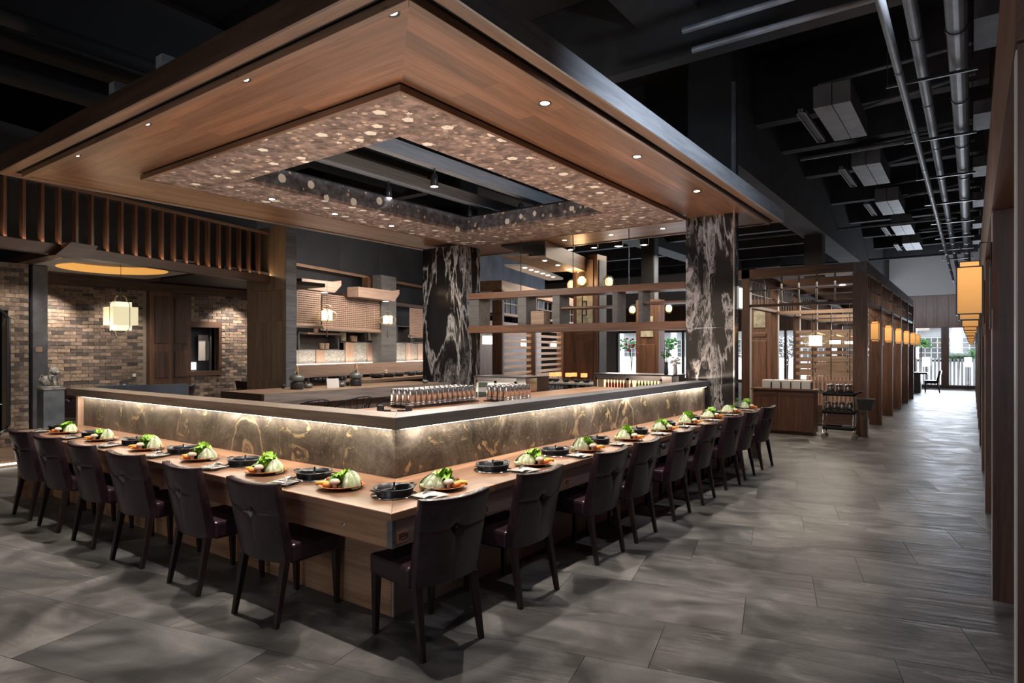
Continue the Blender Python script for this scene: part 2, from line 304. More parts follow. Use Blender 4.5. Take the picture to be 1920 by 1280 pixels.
def floral(name, ground):
    m, nt, b = new_mat(name)
    tc = N(nt, 'TexCoord'); v = tc.outputs['Object']
    n = N(nt, 'TexNoise', i_Scale=9.0, i_Detail=6.0, i_Roughness=.65); L(nt, v, n.inputs['Vector'])
    base = ramp(nt, n.outputs[0], [(.34, [q * .4 for q in ground]), (.5, ground), (.64, [min(1, q * 1.9) for q in ground])])
    for sc, rr, col in ((9.5, .24, (.62, .48, .38)), (4.4, .23, (1, .96, .88))):
        vo = N(nt, 'TexVoronoi', i_Scale=sc); L(nt, v, vo.inputs['Vector'])
        sub = N(nt, 'VectorMath', operation='SUBTRACT'); L(nt, vo.outputs['Position'], sub.inputs[1])
        L(nt, v, sub.inputs[0]); sp = N(nt, 'SeparateXYZ'); L(nt, sub.outputs[0], sp.inputs[0])
        at = N(nt, 'Math', operation='ARCTAN2'); L(nt, sp.outputs[0], at.inputs[0]); L(nt, sp.outputs[1], at.inputs[1])
        m5 = N(nt, 'Math', operation='MULTIPLY', i_1=5.0); L(nt, at.outputs[0], m5.inputs[0]); cs = N(nt, 'Math', operation='COSINE'); L(nt, m5.outputs[0], cs.inputs[0])
        ma = N(nt, 'Math', operation='MULTIPLY_ADD', i_1=-.02); L(nt, cs.outputs[0], ma.inputs[0]); L(nt, vo.outputs['Distance'], ma.inputs[2])
        disc = ramp(nt, ma.outputs[0], [(0, g(.25)), (.05, g(.95)), (rr, g(.9)), (rr + .02, g(0))])
        sel = N(nt, 'SeparateColor'); L(nt, vo.outputs['Color'], sel.inputs[0])
        on = N(nt, 'Math', operation='GREATER_THAN', i_1=.3); L(nt, sel.outputs[0], on.inputs[0])
        k = N(nt, 'Math', operation='MULTIPLY'); L(nt, disc, k.inputs[0]); L(nt, on.outputs[0], k.inputs[1])
        base = mixc(nt, k.outputs[0], base, col)
    L(nt, base, b.inputs['Base Color']); b.inputs['Roughness'].default_value = .7; return m
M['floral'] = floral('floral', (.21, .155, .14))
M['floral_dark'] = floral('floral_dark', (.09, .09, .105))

# ------------------------------------------------------------ mesh helpers
class MB:
    def __init__(s): s.v = []; s.f = []; s.r = []
    def box(s, x0, x1, y0, y1, z0, z1, rv=0.0):
        b = len(s.v)
        s.v += [(x0, y0, z0), (x1, y0, z0), (x1, y1, z0), (x0, y1, z0), (x0, y0, z1), (x1, y0, z1), (x1, y1, z1), (x0, y1, z1)]
        s.f += [tuple(b + i for i in q) for q in ((0, 3, 2, 1), (4, 5, 6, 7), (0, 1, 5, 4), (1, 2, 6, 5), (2, 3, 7, 6), (3, 0, 4, 7))]
        s.r += [rv] * 6; return s
    def prism(s, pts, z0, z1):
        b = len(s.v); n = len(pts)
        s.v += [(p[0], p[1], z0) for p in pts] + [(p[0], p[1], z1) for p in pts]
        s.f += [tuple(b + i for i in reversed(range(n))), tuple(b + n + i for i in range(n))]
        s.f += [(b + i, b + (i + 1) % n, b + n + (i + 1) % n, b + n + i) for i in range(n)]; return s
    def prism_y(s, pts, y0, y1):
        b = len(s.v); n = len(pts)
        s.v += [(p[0], y0, p[1]) for p in pts] + [(p[0], y1, p[1]) for p in pts]
        s.f += [tuple(b + i for i in range(n)), tuple(b + n + i for i in reversed(range(n)))]
        s.f += [(b + (i + 1) % n, b + i, b + n + i, b + n + (i + 1) % n) for i in range(n)]; return s
    def tube(s, pts, r, n=8, cap=True, closed=False):
        pts = [Vector(p) for p in pts]; b = len(s.v); K = len(pts); rr = r if isinstance(r, (list, tuple)) else [r] * K
        for i, p in enumerate(pts):
            a = pts[(i - 1) % K] if (closed or i > 0) else p; c = pts[(i + 1) % K] if (closed or i < K - 1) else p
            d = (c - a).normalized(); up = Vector((0, 0, 1)) if abs(d.z) < .95 else Vector((1, 0, 0))
            e1 = d.cross(up).normalized(); e2 = d.cross(e1)
            for j in range(n):
                t = 2 * math.pi * j / n; s.v.append(tuple(p + e1 * rr[i] * math.cos(t) + e2 * rr[i] * math.sin(t)))
        for i in range(K if closed else K - 1):
            i2 = (i + 1) % K
            for j in range(n):
                k = (j + 1) % n; s.f.append((b + i * n + j, b + i * n + k, b + i2 * n + k, b + i2 * n + j))
        if cap and not closed: s.f += [tuple(b + j for j in range(n)), tuple(b + (K - 1) * n + j for j in reversed(range(n)))]
        return s
    def lathe(s, prof, c=(0, 0, 0), n=20):
        b = len(s.v); K = len(prof)
        for r, z in prof:
            for j in range(n):
                t = 2 * math.pi * j / n; s.v.append((c[0] + r * math.cos(t), c[1] + r * math.sin(t), c[2] + z))
        for i in range(K - 1):
            for j in range(n):
                k = (j + 1) % n; s.f.append((b + i * n + j, b + i * n + k, b + (i + 1) * n + k, b + (i + 1) * n + j))
        if prof[0][0] > 1e-4: s.f.append(tuple(b + j for j in reversed(range(n))))
        if prof[-1][0] > 1e-4: s.f.append(tuple(b + (K - 1) * n + j for j in range(n)))
        return s
    def grid(s, fn, nu, nv, close=False):
        b = len(s.v)
        for i in range(nu + 1):
            for j in range(nv + 1): s.v.append(tuple(fn(i / nu, j / nv)))
        for i in range(nu):
            for j in range(nv):
                a = b + i * (nv + 1) + j; s.f.append((a, a + nv + 1, a + nv + 2, a + 1))
        return s
    def blob(s, c, r, n=8, k=5, sq=(1, 1, 1), jit=0, rng=random):
        def fn(u, v):
            a = 2 * math.pi * u; p = math.pi * v
            return (c[0] + r * sq[0] * math.sin(p) * math.cos(a), c[1] + r * sq[1] * math.sin(p) * math.sin(a), c[2] + r * sq[2] * math.cos(p))
        b = len(s.v); s.grid(fn, n, k)
        if jit:
            for i in range(b, len(s.v)):
                x = s.v[i]; s.v[i] = tuple(q + rng.uniform(-jit, jit) for q in x)
        return s
    def build(s, name, mat, parent=None, loc=None, rz=0, smooth=False, bevel=0, solid=0):
        me = bpy.data.meshes.new(name); me.from_pydata(s.v, [], s.f)
        if any(s.r):
            a = me.attributes.new('rnd', 'FLOAT', 'FACE')
            for i, q in enumerate(s.r): a.data[i].value = q
        me.materials.append(M[mat]); me.validate(); me.update()
        if smooth: me.polygons.foreach_set('use_smooth', [True] * len(me.polygons))
        o = bpy.data.objects.new(name, me); COL.objects.link(o)
        if parent: o.parent = parent
        if loc is not None: o.location = loc
        if rz: o.rotation_euler = (0, 0, rz)
        if solid:
            d = o.modifiers.new('s', 'SOLIDIFY'); d.thickness = solid
        if bevel:
            d = o.modifiers.new('b', 'BEVEL'); d.width = bevel; d.segments = 2; d.limit_method = 'ANGLE'
        return o
def bx(name, mat, x0, x1, y0, y1, z0, z1, parent=None, bevel=0): return MB().box(x0, x1, y0, y1, z0, z1).build(name, mat, parent, bevel=bevel)
def tag(o, label, cat, group=None):
    o['label'] = label; o['category'] = cat
    if group: o['group'] = group
    return o
def struct(o): o['kind'] = 'structure'; return o
def thing(name, label, cat, loc=(0, 0, 0), rz=0, group=None):
    o = bpy.data.objects.new(name, None); COL.objects.link(o); o.location = loc; o.rotation_euler = (0, 0, rz); o.empty_display_size = .1
    return tag(o, label, cat, group)
def dup(root, loc=None, rz=None, label=None, group=None):
    r = root.copy(); COL.objects.link(r)
    if loc is not None: r.location = loc
    if rz is not None: r.rotation_euler = (0, 0, rz)
    if label: r['label'] = label
    if group: r['group'] = group
    for ch in list(root.children):
        c = ch.copy(); COL.objects.link(c); c.parent = r
        for gg in ch.children:
            d = gg.copy(); COL.objects.link(d); d.parent = c
    return r
TH = math.atan(862 / 1184.); sT, cT = math.sin(TH), math.cos(TH)
def ray(px, py):
    a = (px - 960) / 1184; return (-sT + a * cT, cT + a * sT, -(py - 656) / 1184)
def on_z(px, py, z):
    r = ray(px, py); t = (z - CAM_H) / r[2]; return (r[0] * t, r[1] * t, z)
def on_y(px, py, y):
    r = ray(px, py); t = y / r[1]; return (r[0] * t, y, CAM_H + r[2] * t)
class Plane:      # vertical plane: t runs along it, n is how far in front of it
    def __init__(s, ox, oy, ang): s.o = (ox, oy); s.a = R(ang); s.u = (math.cos(s.a), math.sin(s.a)); s.n = (s.u[1], -s.u[0])
    def hit(s, px, py, off=0):
        r = ray(px, py); ox = s.o[0] + s.n[0] * off; oy = s.o[1] + s.n[1] * off
        d = r[0] * s.u[1] - r[1] * s.u[0]; k = (ox * s.u[1] - oy * s.u[0]) / d
        x, y = r[0] * k, r[1] * k; return ((x - ox) * s.u[0] + (y - oy) * s.u[1], CAM_H + r[2] * k)
    def root(s, o): o.location = (s.o[0], s.o[1], 0); o.rotation_euler = (0, 0, s.a); return o
ORD = ['nearest', 'second', 'third', 'fourth', 'fifth', 'sixth', 'seventh', 'eighth', 'ninth']

# ------------------------------------------------------------ floor: slate planks laid on their own grid
fl = struct(bx('floor', 'grout', -24, 3, -7, 33, -.12, -.006))
FA = R(103.6 - 90); ux = (math.cos(FA), math.sin(FA)); uy = (-math.sin(FA), math.cos(FA))
tm = MB().box(-.5985, .5985, -.2985, .2985, -.006, 0); tiles = []
for j in range(-14, 58):
    for i in range(-24, 18):
        lx = (i + (j % 3) * .36) * 1.2; ly = j * .6
        x = lx * ux[0] + ly * uy[0]; y = lx * ux[1] + ly * uy[1]
        if not (-23.5 < x < 2.3 and -6.5 < y < 32.4): continue
        dep = -x * sT + y * cT; lat = x * cT + y * sT
        vis = dep > .9 and abs(lat) < dep * .84 + 1.0
        hid = (-8.9 < x < -3.6 and 3.3 < y < 10) or x < -11.5 or x > .6 or (-8.4 < x < -3.2 and 3.0 < y < 9)
        tiles.append((0 if vis and not hid else 1, dep, x, y))
tiles.sort(); near = tiles[:295]; rest = tiles[295:]
t0 = None
for k, (h, dep, x, y) in enumerate(near):
    if t0 is None: t0 = tm.build('tile', 'tile', fl); o = t0
    else: o = t0.copy(); COL.objects.link(o)
    o.location = (x, y, 0); o.rotation_euler = (0, 0, FA)
mb = MB(); rr = random.Random(3)
for h, dep, x, y in rest:
    b = len(mb.v)
    for sx, sy in ((-1, -1), (1, -1), (1, 1), (-1, 1)):
        px, py = sx * .5985, sy * .2985; mb.v.append((x + px * ux[0] + py * uy[0], y + px * ux[1] + py * uy[1], -.0002))
    mb.f.append((b, b + 1, b + 2, b + 3)); mb.r.append(rr.random() + .001)
o = mb.build('far_tiling', 'tile', fl); o['kind'] = 'stuff'
# shell
struct(bx('ceiling', 'ceil', -24, 3, -7, 33.5, 6.7, 6.9))
struct(bx('wall_left', 'blackwall', -24.2, -24, -7, 33, 0, 6.8))
struct(bx('wall_front', 'blackwall', -24, 3, -7.2, -7, 0, 6.8))
wr = struct(bx('wall_right', 'dark_y', .62, .8, -7, 33, 0, 6.8))
wb = struct(bx('wall_back', 'plaster', -24, -16.5, 33, 33.3, 0, 6.8))

# ------------------------------------------------------------ the bar: table, base, stone upstand, ledge
T0x, T0y = -2.552, 2.39; XL = -8.53; YR = 10.05; Sx, Sy = -3.227, 3.059
bar = thing('bar_counter', 'long L-shaped wooden dining bar wrapping the kitchen under the canopy', 'counter', (0, 0, 0))
MB().prism([(XL, T0y), (T0x, T0y), (-3.35, 3.18), (XL, 3.18)], .715, .76).build('table_top', 'top_x', bar, bevel=.004)
MB().prism([(T0x, T0y), (T0x, YR), (-2.80, YR), (-2.80, 9.385), (-3.35, 9.385), (-3.35, 3.18)], .715, .76).build('table_top', 'top_y', bar, bevel=.004)
# apron boards, seams as in the photo
for a, b2 in ((XL, -6.95), (-6.945, -5.2), (-5.195, -3.37), (-3.365, -2.60)):
    bx('apron_board', 'rustic_x', a, b2, 2.42, 2.46, .555, .714, bar)
for a, b2 in ((2.445, 3.17), (3.175, 4.2), (4.205, 5.5), (5.505, 6.9), (6.905, 8.4), (8.405, 10.04)):
    bx('apron_board', 'rustic_y', -2.62, -2.58, a, b2, .555, .714, bar)
bx('corner_post', 'grey_y', -2.618, -2.575, 2.418, 2.444, .555, .714, bar)
for a, b2 in ((-8.4, -7.0), (-6.995, -5.6), (-5.595, -4.2), (-4.195, -2.905)):
    bx('base_panel', 'rustic_x', a, b2, 2.72, 2.75, 0, .715, bar)
for a, b2 in ((2.722, 4.1), (4.105, 5.5), (5.505, 6.9), (6.905, 8.3), (8.305, 9.385)):
    bx('base_panel', 'rustic_y', -2.915, -2.885, a, b2, 0, .715, bar)
bx('end_panel', 'rustic_x', XL + .02, XL + .06, 2.42, 3.18, 0, .714, bar)
bx('end_panel', 'rustic_y', -2.78, -2.6, YR - .05, YR - .02, 0, .714, bar)
for x in (-3.9, -4.85, -5.8, -6.75, -7.6):
    MB().lathe([(.012, 0), (.012, .03), (.026, .035), (.03, .05), (.022, .062), (0, .064)], n=12).build('bag_knob', 'iron', bar, loc=(x, 2.42, .67), smooth=True).rotation_euler = (R(90), 0, 0)
for y in (4.05, 5.35, 6.1, 6.95, 7.9):
    MB().lathe([(.012, 0), (.012, .03), (.026, .035), (.03, .05), (.022, .062), (0, .064)], n=12).build('bag_knob', 'iron', bar, loc=(-2.58, y, .67), smooth=True).rotation_euler = (0, R(90), 0)
MB().lathe([(.012, 0), (.012, .006), (0, .007)], n=12).build('steel_plug', 'chrome', bar, loc=(-2.98, 2.42, .63)).rotation_euler = (R(90), 0, 0)
# seat number plates
def txt(body, size, loc, rot, mat, parent, name='lettering'):
    c = bpy.data.curves.new(name, 'FONT'); c.body = body; c.size = size; c.extrude = .0006; c.align_x = 'LEFT'; c.materials.append(M[mat]); c.space_character = .95
    o = bpy.data.objects.new(name, c); COL.objects.link(o); bpy.context.view_layer.update()
    me = bpy.data.meshes.new_from_object(o.evaluated_get(bpy.context.evaluated_depsgraph_get())); bpy.data.objects.remove(o)
    o = bpy.data.objects.new(name, me); COL.objects.link(o); o.location = loc; o.rotation_euler = rot; o.parent = parent; return o
for y, s in ((2.455, '\u54279'), (3.185, '\u54278'), (4.23, '\u54277'), (5.07, '\u54276')):
    p = bx('seat_plate', 'orange_y', -2.58, -2.575, y, y + .085, .575, .635, bar)
    txt(s, .05, (-2.5742, y + .010, .588), (R(90), 0, R(90)), 'black', p)
ups = thing('bar_upstand', 'raised wooden ledge over rugged brown stone panels behind the dining bar', 'partition', (0, 0, 0))
for a, b2 in ((-8.5, -6.896), (-6.892, -5.53), (-5.526, -4.189), (-4.185, Sx)):
    bx('stone_panel', 'barstone_x', a, b2, Sy, Sy + .04, .761, 1.105, ups)
for a, b2 in ((Sy, 4.80), (4.804, 6.60), (6.604, 8.2), (8.204, 9.33)):
    bx('stone_panel', 'barstone_y', Sx - .04, Sx, a + (.041 if a == Sy else 0), b2, .761, 1.105, ups)
MB().box(-8.56, -8.505, 3.0, 3.3, .761, 1.105).build('end_post', 'pink_z', ups)
MB().prism([(-8.85, 3.0), (-3.165, 3.0), (-3.42, 3.26), (-8.85, 3.26)], 1.106, 1.19).build('ledge', 'ledge_x', ups, bevel=.003)
MB().prism([(-3.165, 3.0), (-3.165, 9.38), (-3.42, 9.38), (-3.42, 3.26)], 1.106, 1.19).build('ledge', 'ledge_y', ups, bevel=.003)
bx('led_strip', 'glow_led', -8.5, -3.24, 3.03, 3.045, 1.099, 1.1055, ups)
bx('led_strip', 'glow_led', -3.213, -3.198, 3.08, 9.33, 1.099, 1.1055, ups)
MB().box(-8.5, -3.3, 3.1, 3.2, 0, 1.105).box(-3.4, -3.3, 3.2, 9.38, 0, 1.105).build('backing_wall', 'dark_z', ups)
wt = tag(bx('kitchen_worktop', 'orange_y', -5.05, -3.42, 3.3, 9.2, 1.0, 1.05, None, .003), 'orange wood serving worktop behind the right arm of the bar', 'worktop')
bx('cabinet_front', 'dark_y', -5.0, -4.97, 3.35, 9.15, 0, 1.0, wt)
bx('cabinet_end', 'dark_x', -5.0, -3.42, 3.35, 3.38, 0, 1.0, wt)

# ------------------------------------------------------------ canopy
can = thing('ceiling_canopy', 'large square timber canopy with floral inner ring hanging over the bar', 'canopy', (0, 0, 0))
def ring(name, mx, my, o, i, z0, z1, bev=0, names=None):
    (a, b2, c, d), (e, f, gg, h) = o, i
    nm = name
    MB().prism([(a, c), (b2, c), (f, gg), (e, gg)], z0, z1).build(nm, mx, can, bevel=bev)
    MB().prism([(b2, c), (b2, d), (f, h), (f, gg)], z0, z1).build(nm, my, can, bevel=bev)
    MB().prism([(b2, d), (a, d), (e, h), (f, h)], z0, z1).build(nm, mx, can, bevel=bev)
    MB().prism([(a, d), (a, c), (e, gg), (e, h)], z0, z1).build(nm, my, can, bevel=bev)
O1 = (-9.15, -2.45, 2.42, 10.72); O2 = (-8.90, -2.60, 2.57, 10.57); O3 = (-8.84, -2.66, 2.63, 10.51)
O4 = (-7.70, -3.47, 3.34, 9.27); O5 = (-7.66, -3.51, 3.38, 9.23); HO = (-6.83, -4.245, 4.075, 8.09)
ring('edge_board', 'frame_x', 'frame_y', O1, (-8.95, -2.55, 2.52, 10.62), 3.70, 3.72)
ring('fascia', 'dark_x', 'fascia', (O1[0] - .02, O1[1] + .02, O1[2] - .02, O1[3] + .02), O1, 3.70, 3.89)  # near and far sides darker: their shade is put in the wood colour
ring('recess', 'black', 'black', (-9.0, -2.5, 2.47, 10.67), (-8.7, -2.7, 2.7, 10.4), 3.721, 3.89)
ring('outer_moulding', 'frame_x', 'frame_y', O2, O3, 3.652, 3.715, .004)
ring('soffit_panel', 'walnut_x', 'walnut_y', O3, (-7.60, -3.57, 3.45, 9.17), 3.665, 3.70)
ring('inner_moulding', 'frame_x', 'frame_y', O4, O5, 3.595, 3.65, .004)
ring('floral_panel', 'floral', 'floral', O5, HO, 3.605, 3.65)
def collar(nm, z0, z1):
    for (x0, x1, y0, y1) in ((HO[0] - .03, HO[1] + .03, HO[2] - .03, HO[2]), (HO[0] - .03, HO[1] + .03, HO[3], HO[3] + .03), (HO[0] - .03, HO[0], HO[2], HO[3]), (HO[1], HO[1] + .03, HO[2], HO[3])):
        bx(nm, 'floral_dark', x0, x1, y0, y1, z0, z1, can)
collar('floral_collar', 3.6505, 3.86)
ring('top_deck', 'black', 'black', (-9.1, -2.48, 2.45, 10.69), (HO[0] - .03, HO[1] + .03, HO[2] - .03, HO[3] + .03), 3.87, 3.89)
def downlight(x, y, z, lab):
    t = thing('recessed_downlight', lab, 'light', (x, y, z), group='canopy downlights')
    MB().lathe([(.036, .004), (.036, 0), (.055, -.004), (.056, .002)], n=20).build('trim_ring', 'iron', t, smooth=True)
    MB().lathe([(.036, -.002), (0, -.002)], n=16).build('lamp_lens', 'glow_white', t)
for k, (x, y) in enumerate(DL):
    downlight(x, y, 3.665, ['small round downlight in the near corner of the canopy', 'second downlight from the corner on the canopy left edge', 'third downlight from the corner on the canopy left edge', 'fourth downlight from the corner on the canopy left edge',
        'second downlight from the corner on the canopy right edge', 'third downlight from the corner on the canopy right edge', 'fourth downlight from the corner on the canopy right edge'][k])
for k, (x, y) in enumerate(DF): downlight(x, y, 3.665, '%s downlight from the left in the far side of the canopy' % ['first', 'second', 'third', 'last'][k])
for k, q in enumerate([(510, 373), (628, 401), (734, 423)]):
    x, y, z = on_z(*q, 3.605); downlight(x, y, 3.604, '%s downlight from the left set in the floral ring' % ['first', 'second', 'third'][k])
# beams with track spots above the opening
for x, lab in ((-5.86, 'right'), (-6.83, 'left')):
    tb = tag(bx('track_beam', 'fascia', x - .06, x + .06, 2.7, 10.5, 4.1, 4.28), '%s of two long grey beams crossing above the canopy opening' % lab, 'beam', 'beams above the canopy')
sp0 = thing('track_spotlight', 'black track spotlight over the opening, left of the near pair', 'spotlight', (-5.86, 6.27, 4.1), group='track spotlights')
MB().tube([(0, 0, 0), (0, 0, -.1)], .012).build('stem', 'iron', sp0)
MB().lathe([(.03, .0), (.045, -.03), (.055, -.16), (.05, -.165)], c=(0, 0, -.08), n=16).build('housing', 'iron', sp0, smooth=True)
MB().lathe([(.050, -.248), (0, -.248)], n=16).build('lamp_lens', 'glow_white', sp0)
dup(sp0, (-6.84, 6.35, 4.1), 0, 'black track spotlight under the left beam nearer the camera')
dup(sp0, (-6.86, 8.2, 4.1), 0, 'black track spotlight under the left beam farther back')
dup(sp0, (-5.9, 8.35, 4.1), 0, 'black track spotlight under the right beam farther back')
sp0['label'] = 'black track spotlight under the right beam nearer the camera'

# ------------------------------------------------------------ marble columns
cA = thing('marble_column', 'black marble column with white veins at the bar right end', 'column', (0, 0, 0))
for z0, z1 in ((0, 1.98), (1.984, 3.69)): bx('marble_panel', 'marble', -3.545, -2.83, 9.4, 9.66, z0, z1, cA)
bx('steel_corner', 'chrome', -2.829, -2.81, 9.395, 9.43, 0, 3.69, cA)
bx('upper_shaft', 'black', -3.52, -2.86, 9.42, 9.75, 3.9, 6.69, cA)
bx('conduit_strip', 'duct', -2.86, -2.82, 9.42, 9.5, 3.9, 5.6, cA)
cB = thing('marble_column', 'black marble column with white veins behind the left serving area', 'column', (0, 0, 0))
for z0, z1 in ((0, 1.99), (1.994, 3.60)): bx('marble_panel', 'marble', -8.62, -7.654, 8.9, 9.47, z0, z1, cB)
bx('upper_shaft', 'black', -8.55, -7.7, 8.95, 9.45, 3.9, 6.69, cB)
exs = thing('exit_sign', 'small lit green exit sign on the marble column side', 'sign', (-2.80, 9.5, 2.25))
MB().box(0, .03, -.03, .16, 0, .34).build('housing', 'white', exs)
bx('lit_face', 'glow_fridge', .031, .034, -.02, .15, .02, .32, exs)

# ------------------------------------------------------------ hanging shelf between columns
sa = math.atan2(9.45 - 9.12, -3.545 + 7.654); sl = math.hypot(9.45 - 9.12, -3.545 + 7.654)
sh = thing('hanging_shelf', 'open walnut shelf unit hung between the two marble columns', 'shelf', (-7.654, 9.12, 0), sa)
bx('top_board', 'red_x', 0, sl, 0, .42, 2.60, 2.71, sh); bx('bottom_board', 'red_x', 0, sl, 0, .42, 1.97, 2.10, sh)
def sx_(px): # px -> local x on shelf front
    return Plane(-7.654, 9.12, math.degrees(sa)).hit(px, 600)[0]
for a, b2 in ((876, 899), (970, 988), (1035, 1051), (1147, 1160), (1196, 1207)):
    bx('upright', 'grey_x', max(0, sx_(a)), sx_(b2) - .03, .02, .40, 2.10, 2.60, sh)
bx('middle_board', 'red_x', sx_(1051), sx_(1147), .02, .40, 2.36, 2.39, sh); bx('middle_board', 'red_x', sx_(1207), sl, .02, .40, 2.39, 2.42, sh)
for px in (975, 1073, 1178): MB().tube([(sx_(px), .03, 2.70), (sx_(px), .03, 3.62)], .007, 6).build('hanging_rod', 'iron', sh)
wbx = thing('wooden_box', 'plain wooden box standing on the hanging shelf', 'box', (-7.654 + sx_(1003) * math.cos(sa), 9.3 + sx_(1003) * math.sin(sa), 2.10), sa)
bx('body', 'oak_x', -.13, .13, -.12, .12, 0, .17, wbx); bx('lid', 'oak_x', -.13, .13, -.12, .12, .173, .24, wbx)

# ------------------------------------------------------------ chairs
def make_chair():
    t = thing('dining_chair', 'x', 'chair', group='brown leather chairs along the bar')
    B0, B1, w0, w1 = .37, .865, .218, .24
    def rear(u, v):
        x = (u - .5) * 2; z = B0 + (B1 - B0) * v; hw = w0 + (w1 - w0) * v
        y = -.195 - .10 * v - .038 * (1 - x * x)
        X = x * hw; dz = z - .685; r2 = (X * X + dz * dz)
        y += .026 * math.exp(-r2 / .0013) + .009 * math.exp(-(dz / .009) ** 2) * (1 - .3 * x * x)
        if dz < 0: y += .014 * math.exp(-(X / .013) ** 2) * math.exp(dz / .10)
        y += .006 * math.exp(-((v - 1) / .03) ** 2)
        return (X, y, z - .012 * (1 - x * x) * v)
    def front(u, v):
        x = (u - .5) * 2; p = rear(u, v); th = .075 - .02 * v
        return (p[0] * .96, -.195 - .10 * v - .034 * (1 - x * x) + th, p[2])
    mb = MB(); nu, nv = 36, 64
    mb.grid(rear, nu, nv); b = len(mb.v); mb.grid(lambda u, v: front(1 - u, v), nu, nv)
    W = nv + 1
    for j in range(nv):   # sides
        mb.f.append((j, j + 1, b + nu * W + j + 1, b + nu * W + j)); mb.f.append((nu * W + j + 1, nu * W + j, b + j, b + j + 1))
    for i in range(nu):   # top, bottom
        mb.f.append((i * W + nv, (i + 1) * W + nv, b + (nu - i - 1) * W + nv, b + (nu - i) * W + nv))
        mb.f.append(((i + 1) * W, i * W, b + (nu - i) * W, b + (nu - i - 1) * W))
    o = mb.build('backrest', 'leather', t, smooth=True, bevel=.006)
    MB().blob((0, -.285, .685), .011, 10, 6, (1, .6, 1)).build('button', 'leather', o, smooth=True)
    MB().tube([(-.216, -.265, .86 - .005), (-.12, -.305, .852), (0, -.325, .847), (.12, -.305, .852), (.216, -.265, .855)], .0035, 6).build('piping', 'leather', o, smooth=True)
    def seat(u, v):
        return None
    mb = MB().prism([(-.225, -.15), (.225, -.15), (.232, .235), (-.232, .235)], .355, .475)
    mb.build('seat', 'leather', t, bevel=.02, smooth=False)
    for sx in (-1, 1):
        def leg(x0, y0, x1, y1, zt):
            m = MB(); b = len(m.v); a, c = .023, .014
            m.v += [(x0 - a, y0 - a, zt), (x0 + a, y0 - a, zt), (x0 + a, y0 + a, zt), (x0 - a, y0 + a, zt), (x1 - c, y1 - c, 0), (x1 + c, y1 - c, 0), (x1 + c, y1 + c, 0), (x1 - c, y1 + c, 0)]
            m.f += [(0, 1, 2, 3), (7, 6, 5, 4), (0, 4, 5, 1), (1, 5, 6, 2), (2, 6, 7, 3), (3, 7, 4, 0)]; return m
        leg(sx * .195, -.185, sx * .205, -.255, .38).build('leg', 'leg', t, bevel=.003)
        leg(sx * .200, .205, sx * .200, .215, .37).build('leg', 'leg', t, bevel=.003)
    return t
ch0 = make_chair(); ch0.location = (0, 0, 0); first = True
CR = [(2.665, -.17), (3.50, -.04), (4.52, -.05), (5.19, 0), (6.045, 0), (6.82, .03), (7.72, -.10), (8.40, 0), (9.285, -.08)]
CLf = [(-3.545, .06), (-4.39, -.02), (-5.29, .10), (-6.09, 0), (-6.88, .05), (-7.57, .03)]
for k, (y, r) in enumerate(CR):
    lab = 'brown leather button-back chair on the right arm, %s from the bar corner' % ORD[k]
    if k == 0: ch0.location = (-2.56, y, 0); ch0.rotation_euler = (0, 0, R(90) + r); ch0['label'] = lab
    else: dup(ch0, (-2.57, y, 0), R(90) + r, lab)
for k, (x, r) in enumerate(CLf):
    dup(ch0, (x, 2.44, 0), r, 'brown leather button-back chair on the left arm, %s from the bar corner' % ORD[k])

# ------------------------------------------------------------ table settings
def leafsheet(mb, r, th0, th1, h, seed, lean=0):
    rg = random.Random(seed); ph = rg.random() * 6
    def fn(u, v):
        a = th0 + (th1 - th0) * u; e = math.pi * .5 * v
        rr = r * .93 * (1 + .06 * math.sin(a * 7 + ph) + .035 * math.sin(a * 17 + ph) * (.4 + v) + .03 * math.sin(v * 11 + ph))
        return (rr * math.cos(e) * math.cos(a) * 1.25, rr * math.cos(e) * math.sin(a) * .8 , h * math.sin(e * .98) + .006 * math.sin(a * 7 + ph))
    mb.grid(fn, 22, 9)
def curly(mb, c, n, r, seed):
    rg = random.Random(seed)
    for i in range(n):
        a = rg.random() * 6.28; e = rg.random(); p = (c[0] + r * e * math.cos(a), c[1] + r * e * math.sin(a), c[2] + r * .9 * rg.random())
        s = rg.uniform(.012, .028); t = rg.random() * 6.28; tl = rg.uniform(-.9, .9); w2 = rg.random() * 6
        def fn(u, v):
            x = (u - .5) * 2 * s; y = (v - .5) * 2 * s; z = .35 * s * math.sin(u * 9 + w2) + .35 * s * math.cos(v * 8 + w2) + y * tl
            return (p[0] + x * math.cos(t) - y * math.sin(t), p[1] + x * math.sin(t) + y * math.cos(t), p[2] + z)
        mb.grid(fn, 3, 3)
proto = {}
def P(name, f):
    if name not in proto: proto[name] = f()
    return proto[name]
def item(key, name, mat, mbf, loc, rz, label, cat, group, smooth=True, parts=None, scale=None):
    if key not in proto:
        t = mbf().build(name, mat, smooth=smooth); proto[key] = t
        if parts:
            for (pn, pm, pf) in parts: pf().build(pn, pm, t, smooth=True)
        o = t
    else:
        t = proto[key]; o = t.copy(); COL.objects.link(o)
        for chd in t.children:
            c = chd.copy(); COL.objects.link(c); c.parent = o
    o.location = loc; o.rotation_euler = (0, 0, rz)
    if scale: o.scale = scale
    return tag(o, label, cat, group)
def f_plate(): return MB().lathe([(0, .004), (.06, 0), (.075, .002), (.145, .022), (.148, .026), (.142, .027), (.08, .010), (0, .008)], n=32)
def f_cab():
    m = MB()
    for i, (r, a0, a1, h) in enumerate([(.085, 0, 3.1, .085), (.08, 3.0, 6.3, .082), (.074, .6, 3.9, .078), (.066, 2.2, 5.6, .07), (.09, 1.0, 2.2, .062), (.092, 4.0, 5.3, .058)]): leafsheet(m, r, a0, a1, h, i)
    m.box(-.10, -.07, -.03, .03, 0, .03); return m
